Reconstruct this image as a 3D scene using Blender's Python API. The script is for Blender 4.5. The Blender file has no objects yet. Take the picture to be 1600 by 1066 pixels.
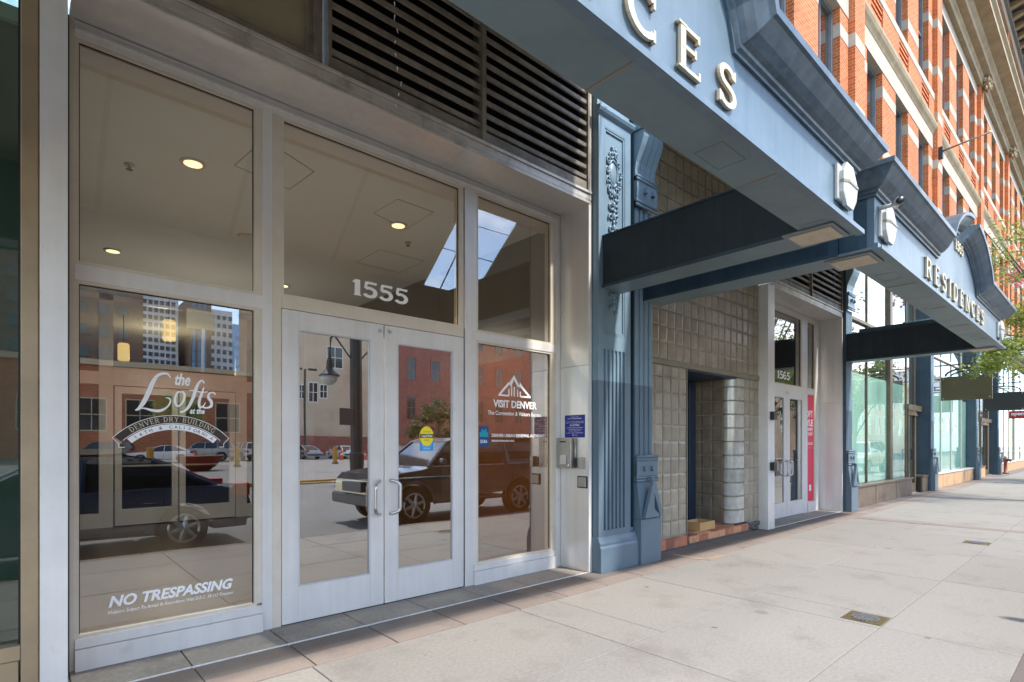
import bpy, bmesh, math, random
from mathutils import Vector, Matrix
from math import sin, cos, pi, radians
random.seed(7)
SC = bpy.context.scene
COL = SC.collection

# ------------------------------------------------------------------ camera
cam_d = bpy.data.cameras.new('camera'); cam = bpy.data.objects.new('camera', cam_d); COL.objects.link(cam)
cam_d.sensor_width = 36.0; cam_d.lens = 36.0 * 857.0 / 1600.0
cam_d.shift_y = (694.0 - 533.0) / 1600.0
cam_d.clip_start = 0.02; cam_d.clip_end = 2000
cam.location = (0, -4.456, 1.45)
cam.rotation_euler = (radians(90), 0, -math.atan(770 / 857.0))
SC.camera = cam

# ------------------------------------------------------------------ light
SUN_TO = Vector((0.20, -0.72, 1.0)).normalized()
world = bpy.data.worlds.new('World'); SC.world = world; world.use_nodes = True
nt = world.node_tree; nt.nodes.clear()
wo = nt.nodes.new('ShaderNodeOutputWorld'); bg = nt.nodes.new('ShaderNodeBackground')
sky = nt.nodes.new('ShaderNodeTexSky'); sky.sky_type = 'NISHITA'; sky.sun_disc = False
sky.sun_elevation = math.asin(SUN_TO.z); sky.sun_rotation = math.atan2(SUN_TO.x, SUN_TO.y)
sky.dust_density = 0.25; sky.ozone_density = 1.3; sky.air_density = 1.0
tc = nt.nodes.new('ShaderNodeTexCoord'); mp = nt.nodes.new('ShaderNodeMapping'); mp.inputs['Scale'].default_value = (1.6, 1.6, 3.4); mp.inputs['Location'].default_value = (3.1, 1.7, .4)
nz = nt.nodes.new('ShaderNodeTexNoise'); nz.inputs['Scale'].default_value = 2.3; nz.inputs['Detail'].default_value = 8; nz.inputs['Roughness'].default_value = .58
cr = nt.nodes.new('ShaderNodeValToRGB'); cr.color_ramp.elements[0].position = .49; cr.color_ramp.elements[1].position = .66
cr.color_ramp.elements[1].color = (.9, .9, .9, 1)
mx = nt.nodes.new('ShaderNodeMix'); mx.data_type = 'RGBA'; mx.inputs['B'].default_value = (9.5, 9.3, 9.0, 1)
nt.links.new(tc.outputs['Generated'], mp.inputs['Vector']); nt.links.new(mp.outputs[0], nz.inputs['Vector'])
nt.links.new(nz.outputs['Fac'], cr.inputs['Fac']); nt.links.new(cr.outputs['Color'], mx.inputs['Factor'])
nt.links.new(sky.outputs['Color'], mx.inputs['A']); nt.links.new(mx.outputs['Result'], bg.inputs['Color'])
bg.inputs['Strength'].default_value = 0.15
nt.links.new(bg.outputs[0], wo.inputs['Surface'])
sun_d = bpy.data.lights.new('sun', 'SUN'); sun_d.energy = 2.0; sun_d.angle = radians(3); sun_d.color = (1, .95, .88)
sun = bpy.data.objects.new('sun', sun_d); COL.objects.link(sun)
sun.rotation_euler = SUN_TO.to_track_quat('Z', 'Y').to_euler(); sun.location = (5, -20, 30)
SC.view_settings.view_transform = 'Standard'; SC.view_settings.look = 'None'
SC.view_settings.exposure = 1.78; SC.view_settings.gamma = 1
SC.cycles.use_denoising = True; SC.cycles.max_bounces = 9; SC.cycles.transparent_max_bounces = 16
SC.cycles.glossy_bounces = 5; SC.cycles.diffuse_bounces = 4; SC.cycles.sample_clamp_indirect = 6; SC.cycles.caustics_reflective = False
SC.cycles.use_light_tree = True

# ------------------------------------------------------------------ materials
def L(r, g, b):
    f = lambda v: (v / 255 / 12.92) if v / 255 <= .04045 else ((v / 255 + .055) / 1.055) ** 2.4
    return (f(r), f(g), f(b), 1)
MATS = {}
def mat(name, c1, c2=None, rough=.6, metal=0., scale=6., bump=0., bscale=None, detail=5, spec=.5, c3=None, s3=1.5, t3=(.55, .7), rvar=0., emit=None, estr=1., coat=0., orand=0., streak=0.):
    m = bpy.data.materials.new(name); m.use_nodes = True; n = m.node_tree; lk = n.links
    p = n.nodes['Principled BSDF']; MATS[name] = m
    p.inputs['Base Color'].default_value = c1; p.inputs['Roughness'].default_value = rough
    p.inputs['Metallic'].default_value = metal; p.inputs['Specular IOR Level'].default_value = spec; p.inputs['Coat Weight'].default_value = coat
    if emit:
        p.inputs['Emission Color'].default_value = emit; p.inputs['Emission Strength'].default_value = estr
    g = n.nodes.new('ShaderNodeNewGeometry')
    if c2:
        a = n.nodes.new('ShaderNodeTexNoise'); a.inputs['Scale'].default_value = scale; a.inputs['Detail'].default_value = detail; a.inputs['Roughness'].default_value = .65
        lk.new(g.outputs['Position'], a.inputs['Vector'])
        r = n.nodes.new('ShaderNodeValToRGB'); r.color_ramp.elements[0].position = .32; r.color_ramp.elements[1].position = .68
        r.color_ramp.elements[0].color = c1; r.color_ramp.elements[1].color = c2
        lk.new(a.outputs['Fac'], r.inputs['Fac']); out = r.outputs['Color']
        if c3:
            b = n.nodes.new('ShaderNodeTexNoise'); b.inputs['Scale'].default_value = s3; b.inputs['Detail'].default_value = 7; b.inputs['Roughness'].default_value = .7
            lk.new(g.outputs['Position'], b.inputs['Vector'])
            r2 = n.nodes.new('ShaderNodeValToRGB'); r2.color_ramp.elements[0].position = t3[0]; r2.color_ramp.elements[1].position = t3[1]
            lk.new(b.outputs['Fac'], r2.inputs['Fac'])
            x = n.nodes.new('ShaderNodeMix'); x.data_type = 'RGBA'; x.inputs['B'].default_value = c3
            lk.new(r2.outputs['Color'], x.inputs['Factor']); lk.new(out, x.inputs['A']); out = x.outputs['Result']
        lk.new(out, p.inputs['Base Color'])
        if rvar:
            mr = n.nodes.new('ShaderNodeMapRange'); mr.inputs['To Min'].default_value = rough - rvar; mr.inputs['To Max'].default_value = rough + rvar
            lk.new(a.outputs['Fac'], mr.inputs['Value']); lk.new(mr.outputs[0], p.inputs['Roughness'])
    if streak and c2:
        mpn = n.nodes.new('ShaderNodeVectorMath'); mpn.operation = 'MULTIPLY'; mpn.inputs[1].default_value = (14, 14, .7); lk.new(g.outputs['Position'], mpn.inputs[0])
        sn = n.nodes.new('ShaderNodeTexNoise'); sn.inputs['Scale'].default_value = 1; sn.inputs['Detail'].default_value = 5; lk.new(mpn.outputs[0], sn.inputs['Vector'])
        sr = n.nodes.new('ShaderNodeMapRange'); sr.inputs['From Min'].default_value = .3; sr.inputs['From Max'].default_value = .7; sr.inputs['To Min'].default_value = 1 - streak; sr.inputs['To Max'].default_value = 1 + streak * .6; lk.new(sn.outputs['Fac'], sr.inputs['Value'])
        sv = n.nodes.new('ShaderNodeVectorMath'); sv.operation = 'SCALE'; lk.new(out, sv.inputs[0]); lk.new(sr.outputs[0], sv.inputs['Scale']); out = sv.outputs[0]; lk.new(out, p.inputs['Base Color'])
    if orand and c2:
        oi = n.nodes.new('ShaderNodeObjectInfo'); orr = n.nodes.new('ShaderNodeMapRange'); orr.inputs['To Min'].default_value = 1 - orand; orr.inputs['To Max'].default_value = 1 + orand; lk.new(oi.outputs['Random'], orr.inputs['Value'])
        ov = n.nodes.new('ShaderNodeVectorMath'); ov.operation = 'SCALE'; lk.new(out, ov.inputs[0]); lk.new(orr.outputs[0], ov.inputs['Scale']); lk.new(ov.outputs[0], p.inputs['Base Color'])
    if bump:
        a = n.nodes.new('ShaderNodeTexNoise'); a.inputs['Scale'].default_value = bscale or scale * 4; a.inputs['Detail'].default_value = 4
        lk.new(g.outputs['Position'], a.inputs['Vector'])
        bm = n.nodes.new('ShaderNodeBump'); bm.inputs['Strength'].default_value = bump; bm.inputs['Distance'].default_value = .01
        lk.new(a.outputs['Fac'], bm.inputs['Height']); lk.new(bm.outputs[0], p.inputs['Normal'])
    return m

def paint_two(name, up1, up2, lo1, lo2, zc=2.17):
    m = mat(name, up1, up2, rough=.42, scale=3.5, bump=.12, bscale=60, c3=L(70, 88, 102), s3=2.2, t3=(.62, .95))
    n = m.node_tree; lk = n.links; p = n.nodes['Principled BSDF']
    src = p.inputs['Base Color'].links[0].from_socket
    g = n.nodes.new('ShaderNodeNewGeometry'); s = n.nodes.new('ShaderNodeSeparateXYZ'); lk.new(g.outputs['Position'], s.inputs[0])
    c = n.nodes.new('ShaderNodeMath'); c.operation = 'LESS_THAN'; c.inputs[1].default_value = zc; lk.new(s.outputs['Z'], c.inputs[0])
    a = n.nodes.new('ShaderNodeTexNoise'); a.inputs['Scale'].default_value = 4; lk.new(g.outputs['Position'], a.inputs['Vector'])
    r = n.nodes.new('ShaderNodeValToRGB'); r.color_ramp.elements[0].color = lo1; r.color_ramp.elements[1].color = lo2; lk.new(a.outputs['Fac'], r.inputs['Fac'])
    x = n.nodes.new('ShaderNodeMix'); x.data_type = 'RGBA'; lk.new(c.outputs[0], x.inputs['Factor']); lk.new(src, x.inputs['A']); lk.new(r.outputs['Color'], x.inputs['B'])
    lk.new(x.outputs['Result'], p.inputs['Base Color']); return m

def glass(name, tint, refl=.22, ior=1.6):
    m = bpy.data.materials.new(name); m.use_nodes = True; n = m.node_tree; n.nodes.clear(); lk = n.links; MATS[name] = m
    o = n.nodes.new('ShaderNodeOutputMaterial'); mx = n.nodes.new('ShaderNodeMixShader'); t = n.nodes.new('ShaderNodeBsdfTransparent'); g = n.nodes.new('ShaderNodeBsdfGlossy')
    t.inputs['Color'].default_value = tint; g.inputs['Roughness'].default_value = 0.0; g.inputs['Color'].default_value = (1, 1, 1, 1)
    f = n.nodes.new('ShaderNodeFresnel'); f.inputs['IOR'].default_value = ior
    geo = n.nodes.new('ShaderNodeNewGeometry'); a = n.nodes.new('ShaderNodeMath'); a.operation = 'ADD'; a.inputs[1].default_value = refl; a.use_clamp = True
    # only the outward face mirrors, the inner face of the sheet just lets light through
    b = n.nodes.new('ShaderNodeMath'); b.operation = 'MULTIPLY'
    inv = n.nodes.new('ShaderNodeMath'); inv.operation = 'SUBTRACT'; inv.inputs[0].default_value = 1; lk.new(geo.outputs['Backfacing'], inv.inputs[1])
    nn = n.nodes.new('ShaderNodeTexNoise'); nn.inputs['Scale'].default_value = 1.3; nn.inputs['Detail'].default_value = 1; lk.new(geo.outputs['Position'], nn.inputs['Vector'])
    bp = n.nodes.new('ShaderNodeBump'); bp.inputs['Strength'].default_value = .03; bp.inputs['Distance'].default_value = .03; lk.new(nn.outputs['Fac'], bp.inputs['Height']); lk.new(bp.outputs[0], g.inputs['Normal'])
    lk.new(f.outputs[0], a.inputs[0]); lk.new(a.outputs[0], b.inputs[0]); lk.new(inv.outputs[0], b.inputs[1])
    lk.new(b.outputs[0], mx.inputs['Fac']); lk.new(t.outputs[0], mx.inputs[1]); lk.new(g.outputs[0], mx.inputs[2]); lk.new(mx.outputs[0], o.inputs['Surface']); return m

def brickmat(name, c1, c2, mortar, bw=.2, bh=.068, ms=.008):
    m = mat(name, c1, rough=.85, spec=.25); n = m.node_tree; lk = n.links; p = n.nodes['Principled BSDF']
    g = n.nodes.new('ShaderNodeNewGeometry'); s = n.nodes.new('ShaderNodeSeparateXYZ'); lk.new(g.outputs['Position'], s.inputs[0])
    ad = n.nodes.new('ShaderNodeMath'); ad.operation = 'ADD'; lk.new(s.outputs['X'], ad.inputs[0]); lk.new(s.outputs['Y'], ad.inputs[1])
    c = n.nodes.new('ShaderNodeCombineXYZ'); lk.new(ad.outputs[0], c.inputs['X']); lk.new(s.outputs['Z'], c.inputs['Y'])
    b = n.nodes.new('ShaderNodeTexBrick'); b.inputs['Scale'].default_value = 1; b.inputs['Brick Width'].default_value = bw; b.inputs['Row Height'].default_value = bh
    b.inputs['Mortar Size'].default_value = ms; b.inputs['Color1'].default_value = c1; b.inputs['Color2'].default_value = c2; b.inputs['Mortar'].default_value = mortar
    lk.new(c.outputs[0], b.inputs['Vector'])
    a = n.nodes.new('ShaderNodeTexNoise'); a.inputs['Scale'].default_value = 1.2; a.inputs['Detail'].default_value = 6; lk.new(g.outputs['Position'], a.inputs['Vector'])
    mr = n.nodes.new('ShaderNodeMapRange'); mr.inputs['To Min'].default_value = .7; mr.inputs['To Max'].default_value = 1.25; lk.new(a.outputs['Fac'], mr.inputs['Value'])
    x = n.nodes.new('ShaderNodeVectorMath'); x.operation = 'SCALE'; lk.new(b.outputs['Color'], x.inputs[0]); lk.new(mr.outputs[0], x.inputs['Scale'])
    lk.new(x.outputs[0], p.inputs['Base Color'])
    bm = n.nodes.new('ShaderNodeBump'); bm.inputs['Strength'].default_value = .5; bm.inputs['Distance'].default_value = .008; bm.invert = True
    lk.new(b.outputs['Fac'], bm.inputs['Height']); lk.new(bm.outputs[0], p.inputs['Normal']); return m

mat('concrete', (.20, .183, .161, 1), (.258, .238, .212, 1), rough=.88, orand=.05, scale=40, bump=.25, bscale=150, detail=8, c3=(.162, .143, .125, 1), s3=1.7, t3=(.52, .78))
# scattered gum spots and blots on the concrete
def spots(m, sc=3.0, thr=.045, col=(.13, .12, .11, 1)):
    n = m.node_tree; lk = n.links; p = n.nodes['Principled BSDF']; src = p.inputs['Base Color'].links[0].from_socket
    g = n.nodes.new('ShaderNodeNewGeometry'); w = n.nodes.new('ShaderNodeTexNoise'); w.inputs['Scale'].default_value = 18; lk.new(g.outputs['Position'], w.inputs['Vector'])
    av = n.nodes.new('ShaderNodeVectorMath'); av.operation = 'SCALE'; av.inputs['Scale'].default_value = .05; lk.new(w.outputs['Color'], av.inputs[0])
    ad = n.nodes.new('ShaderNodeVectorMath'); ad.operation = 'ADD'; lk.new(g.outputs['Position'], ad.inputs[0]); lk.new(av.outputs[0], ad.inputs[1])
    v = n.nodes.new('ShaderNodeTexVoronoi'); v.inputs['Scale'].default_value = sc; lk.new(ad.outputs[0], v.inputs['Vector'])
    r = n.nodes.new('ShaderNodeValToRGB'); r.color_ramp.elements[0].position = thr; r.color_ramp.elements[0].color = (.75, .75, .75, 1); r.color_ramp.elements[1].position = thr * 2; r.color_ramp.elements[1].color = (0, 0, 0, 1)
    lk.new(v.outputs['Distance'], r.inputs['Fac'])
    x = n.nodes.new('ShaderNodeMix'); x.data_type = 'RGBA'; x.inputs['B'].default_value = col
    lk.new(r.outputs['Color'], x.inputs['Factor']); lk.new(src, x.inputs['A']); lk.new(x.outputs['Result'], p.inputs['Base Color'])
spots(MATS['concrete'], 1.7, .024, (.06, .055, .05, 1)); spots(MATS['concrete'], .9, .035, (.15, .137, .12, 1)); spots(MATS['concrete'], 7.0, .03, (.14, .125, .11, 1))
mat('joint', (.12, .11, .10, 1), (.18, .165, .15, 1), rough=.95, scale=30)
mat('granite', (.105, .083, .07, 1), (.155, .125, .105, 1), rough=.8, orand=.14, scale=60, detail=8, bump=.15, bscale=200, c3=(.15, .137, .125, 1), s3=1.3, t3=(.45, .75))
mat('granite_pale', (.185, .145, .12, 1), (.24, .192, .162, 1), rough=.82, orand=.08, scale=70, detail=8, bump=.15, bscale=200, c3=(.15, .12, .10, 1), s3=3)  # paler copy of the granite, paints the sunlit edge of the pavers
mat('stone_threshold', (.20, .178, .152, 1), (.28, .25, .215, 1), rough=.8, orand=.12, scale=30, detail=8, bump=.1, c3=(.17, .155, .135, 1), s3=2)
mat('white_strip', (.7, .7, .7, 1), (.5, .49, .47, 1), rough=.5, scale=20)
mat('asphalt', (.13, .127, .12, 1), (.19, .185, .175, 1), rough=.92, scale=50, detail=8, bump=.3, c3=(.2, .195, .19, 1), s3=.6)
mat('lot_paving', (.17, .158, .145, 1), (.235, .22, .203, 1), rough=.9, scale=3, detail=8, c3=(.12, .115, .108, 1), s3=.25)
mat('yellow_paint', L(196, 146, 56), L(170, 124, 50), rough=.7, scale=10)
mat('aluminium', L(224, 221, 217), L(212, 209, 205), rough=.4, metal=.1, streak=.05, scale=2.5, spec=.5, c3=L(176, 172, 166), s3=3, t3=(.62, .9), rvar=.05)
mat('aluminium_dark', L(200, 200, 204), L(184, 184, 188), rough=.4, metal=.2, scale=3, rvar=.06)
mat('glazing_stop', L(214, 204, 188), L(204, 192, 174), rough=.45, metal=.0, scale=5)
mat('steel_clad', (.80, .775, .74, 1), (.72, .695, .66, 1), rough=.32, metal=.5, scale=1.3, rvar=.05, streak=.05, orand=.04)
mat('steel_trim', L(206, 201, 193), L(186, 180, 171), rough=.5, metal=.4, scale=5, c3=L(120, 112, 100), s3=4, t3=(.5, .8))
mat('louvre_metal', L(146, 138, 126), L(116, 108, 97), rough=.6, orand=.08, metal=.2, scale=6, c3=L(92, 86, 76), s3=5, t3=(.45, .75))
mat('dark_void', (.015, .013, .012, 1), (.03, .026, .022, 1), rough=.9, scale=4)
mat('panel_olive', L(168, 156, 130), L(154, 142, 118), rough=.5, metal=.2, scale=3, bump=.05)
mat('brown_frame', L(168, 148, 120), L(146, 128, 102), rough=.45, metal=.3, scale=2)
mat('rubber', (.012, .012, .012, 1), rough=.7)
mat('steel', (.62, .62, .62, 1), (.5, .5, .5, 1), rough=.3, metal=1., scale=10)
mat('white_vinyl', (.85, .85, .85, 1), rough=.5)
mat('dark_vinyl', L(52, 42, 34), rough=.5)
mat('vinyl_grey', L(80, 78, 80), rough=.5)
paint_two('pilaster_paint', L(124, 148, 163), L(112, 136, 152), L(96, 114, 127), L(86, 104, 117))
mat('canopy_paint', L(98, 117, 130), L(88, 108, 122), rough=.38, streak=.10, scale=1.6, bump=.06, bscale=25, c3=L(114, 130, 141), s3=1.4, t3=(.45, .85), rvar=.06)
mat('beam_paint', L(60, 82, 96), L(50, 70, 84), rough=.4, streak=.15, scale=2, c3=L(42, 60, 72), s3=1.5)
mat('soffit_paint', L(112, 130, 136), L(98, 116, 122), rough=.42, orand=.06, scale=1.2, c3=L(96, 108, 112), s3=2.5, t3=(.5, .85), rvar=.08)
mat('cornice_paint', L(84, 102, 114), L(64, 82, 95), rough=.36, streak=.2, scale=5, bump=.12, bscale=14, c3=L(122, 138, 150), s3=3, t3=(.55, .85), rvar=.1)
mat('dark_paint', L(38, 54, 64), L(30, 44, 54), rough=.5, streak=.2, scale=3)
mat('letter_cream', L(204, 194, 168), L(192, 182, 156), rough=.5, scale=8)
mat('letter_edge', L(150, 118, 90), rough=.6)
mat('lamp_white', L(196, 196, 192), L(180, 180, 176), rough=.35, scale=6, c3=L(160, 156, 146), s3=9, t3=(.6, .9))
mat('lamp_band', L(150, 142, 120), rough=.4, metal=.4)
mat('lens', L(206, 192, 170), L(190, 176, 152), rough=.6, scale=12, c3=L(140, 124, 100), s3=7, t3=(.6, .8))
mat('lamp_frame', L(120, 130, 134), rough=.4, metal=.3)
mat('glass_block', L(170, 160, 142), L(150, 140, 122), rough=.33, orand=.10, streak=.06, scale=7, spec=.4, c3=L(126, 116, 102), s3=1.4, t3=(.4, .75), bump=.12, bscale=16, coat=.08)
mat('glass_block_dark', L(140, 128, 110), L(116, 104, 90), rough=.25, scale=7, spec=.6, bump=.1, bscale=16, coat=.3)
mat('glass_block_white', L(186, 184, 176), L(158, 158, 150), rough=.14, orand=.1, scale=9, spec=.7, coat=.5)
mat('block_mortar', L(214, 202, 178), L(160, 146, 122), rough=.9, scale=12, c3=L(110, 98, 82), s3=4)
mat('block_channel', L(146, 140, 122), L(128, 122, 106), rough=.5, metal=.3, scale=4)
mat('terracotta', L(190, 124, 94), L(168, 104, 78), rough=.6, orand=.15, scale=9, c3=L(130, 92, 78), s3=4)
mat('terracotta_light', L(216, 158, 118), L(202, 142, 104), rough=.6, scale=9, c3=L(160, 110, 84), s3=4)
mat('terracotta_dark', L(128, 94, 80), L(140, 84, 62), rough=.6, scale=9)
mat('rubble', L(86, 84, 82), L(120, 116, 110), rough=.9, scale=30, bump=.6)
mat('cardboard', L(198, 160, 108), L(186, 148, 98), rough=.8, scale=5)
mat('door_navy', L(40, 56, 76), L(34, 48, 66), rough=.45, scale=4)
mat('banner_red', L(232, 30, 84), L(222, 26, 76), rough=.4, scale=3)
mat('plaque_blue', L(24, 44, 140), L(20, 38, 126), rough=.4, scale=5)
mat('black_plastic', (.02, .02, .022, 1), rough=.4)
mat('silver_box', L(170, 166, 160), L(158, 154, 148), rough=.38, metal=.6, scale=9)
mat('bronze', L(122, 106, 66), L(96, 84, 56), rough=.5, metal=.6, scale=30)
mat('cover_grey', L(120, 120, 120), L(88, 88, 88), rough=.6, metal=.4, scale=50)
brickmat('brick', L(200, 112, 62), L(174, 90, 46), L(186, 150, 118))
mat('limestone', L(182, 173, 160), L(168, 158, 144), rough=.85, scale=5, detail=8, c3=L(160, 148, 126), s3=1.2, t3=(.45, .8), bump=.2, bscale=30)
mat('limestone_aged', L(172, 158, 132), L(152, 138, 110), rough=.88, scale=4, detail=8, c3=L(138, 120, 90), s3=1.5, t3=(.4, .75), bump=.3, bscale=20)
mat('window_grey', L(120, 126, 132), L(100, 106, 112), rough=.45, scale=4)
mat('sash_pale', L(196, 190, 178), rough=.5)
mat('slate_cornice', L(66, 72, 82), L(52, 58, 68), rough=.6, scale=4)
mat('shop_frame', L(112, 100, 82), L(94, 84, 70), rough=.45, metal=.25, scale=4)
mat('shop_frame_pale', L(196, 196, 188), rough=.4)
mat('bulkhead_brown', L(112, 98, 84), L(92, 80, 70), rough=.55, scale=5, c3=L(76, 66, 58), s3=3)
mat('bulkhead_tan', L(196, 160, 122), L(178, 144, 108), rough=.6, scale=5, c3=L(150, 124, 96), s3=3)
mat('aqua_film', L(214, 236, 228), L(190, 222, 212), rough=.7, scale=1.2, c3=L(232, 244, 240), s3=.9)
mat('curtain_green', L(190, 220, 160), L(210, 232, 190), rough=.8, scale=3)
mat('sign_olive', L(98, 90, 54), L(84, 78, 46), rough=.3, scale=1.5, spec=.7, coat=.5)
mat('sign_black', L(38, 40, 40), L(30, 32, 32), rough=.35, scale=2)
mat('sign_red', L(176, 40, 44), rough=.5)
mat('iron', (.03, .03, .032, 1), rough=.5, metal=.3)
mat('hydrant', L(140, 84, 70), L(116, 66, 54), rough=.6, scale=20)
mat('bark', (.09, .065, .045, 1), (.15, .11, .08, 1), rough=.9, scale=20, bump=.5)
mat('blossom', L(206, 110, 120), L(226, 150, 156), rough=.8, scale=9)
def leafmat(name, a, b):
    m = mat(name, a, b, rough=.55, scale=1.6, detail=3); n = m.node_tree; p = n.nodes['Principled BSDF']
    t = n.nodes.new('ShaderNodeBsdfTranslucent'); x = n.nodes.new('ShaderNodeMixShader'); x.inputs[0].default_value = .4
    n.links.new(p.inputs['Base Color'].links[0].from_socket, t.inputs['Color']); o = n.nodes['Material Output']
    n.links.new(p.outputs[0], x.inputs[1]); n.links.new(t.outputs[0], x.inputs[2]); n.links.new(x.outputs[0], o.inputs['Surface'])
leafmat('leaf', (.16, .24, .04, 1), (.38, .42, .10, 1))
leafmat('leaf_dark', (.035, .07, .015, 1), (.09, .13, .03, 1))
mat('lobby_ceiling', L(222, 227, 226), L(212, 217, 216), rough=.9, scale=.8)
mat('lobby_band', L(206, 202, 188), rough=.9)
mat('lobby_wall', L(130, 124, 112), L(120, 114, 102), rough=.85, scale=1)
mat('lobby_wood', L(138, 92, 44), L(112, 72, 32), rough=.5, scale=3)
mat('lobby_dark', L(58, 52, 46), L(46, 42, 38), rough=.9, scale=2)
mat('panel_line', L(170, 168, 160), rough=.9)
mat('downlight_glow', (1, .8, .5, 1), rough=.5, emit=(1, .70, .34, 1), estr=.85)
mat('pendant_glow', (1, .75, .3, 1), rough=.5, emit=(1, .70, .25, 1), estr=.38)
m = mat('lobby_floor', L(96, 76, 56), rough=.35); n = m.node_tree
g = n.nodes.new('ShaderNodeNewGeometry'); b = n.nodes.new('ShaderNodeTexBrick'); b.inputs['Scale'].default_value = 1; b.inputs['Brick Width'].default_value = .6; b.inputs['Row Height'].default_value = .3
b.inputs['Mortar Size'].default_value = .008; b.inputs['Color1'].default_value = L(62, 50, 40); b.inputs['Color2'].default_value = L(50, 40, 33); b.inputs['Mortar'].default_value = L(22, 18, 15)
n.links.new(g.outputs['Position'], b.inputs['Vector']); n.links.new(b.outputs['Color'], n.nodes['Principled BSDF'].inputs['Base Color'])
glass('glass_entry', (.90, .88, .85, 1), .13, 1.6)
glass('glass_low', (.46, .46, .44, 1), .34, 1.6)
glass('glass_left', (.74, .74, .71, 1), .19, 1.6)
glass('glass_corner', (.60, .74, .72, 1), .08, 1.5)
glass('glass_tinted', (.56, .49, .40, 1), .26, 1.6)
glass('glass_shop', (.86, .94, .91, 1), .14, 1.6)
glass('glass_upper', (.25, .30, .32, 1), .34, 1.6)
glass('glass_aqua', (.35, .5, .5, 1), .12, 1.5)
# far side of the street
mat('tan_render', L(214, 194, 170), L(198, 178, 154), rough=.9, scale=.4, c3=L(190, 142, 118), s3=.12, t3=(.5, .75))
brickmat('brick_far', L(176, 116, 104), L(160, 102, 92), L(120, 84, 74), .5, .2, .02)
brickmat('brick_orange', L(204, 136, 104), L(190, 122, 92), L(150, 96, 72), .5, .2, .02)
mat('cream', L(204, 186, 156), rough=.8)
mat('white_paint', (.75, .75, .73, 1), rough=.6)
mat('dark_window', (.03, .035, .04, 1), rough=.1, spec=.8)
mat('tower_grey', L(214, 220, 228), L(202, 208, 218), rough=.5, scale=.1)
mat('tower_brown', L(120, 102, 92), rough=.7)
mat('tower_glass', L(90, 120, 150), rough=.1, metal=.5)
mat('tower_window', L(44, 50, 58), rough=.1, metal=.4)
mat('tower_blue', L(120, 160, 200), rough=.1, metal=.5)
for nm, c in dict(car_navy=L(40, 54, 86), car_black=(.012, .012, .014, 1), car_white=(.75, .75, .75, 1), car_silver=L(170, 172, 176), car_maroon=L(96, 24, 30)).items():
    mat(nm, c, rough=.25, spec=.6, coat=1.)
mat('car_glass', (.02, .025, .03, 1), rough=.04, spec=1., coat=.6)
mat('car_trim', (.08, .08, .085, 1), rough=.35)
mat('rim', (.6, .6, .62, 1), rough=.3, metal=.8)
mat('tail_red', L(170, 20, 20), rough=.3)
mat('cone_orange', L(236, 84, 30), rough=.6)
mat('rust', L(140, 60, 36), L(120, 50, 30), rough=.8, scale=4)
mat('aqua_decal', L(30, 170, 180), rough=.5)
mat('decal_blue', L(30, 70, 130), rough=.5)
mat('decal_yellow', L(240, 220, 30), rough=.5)
mat('decal_sky', L(30, 150, 220), rough=.5)
M = MATS

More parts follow.
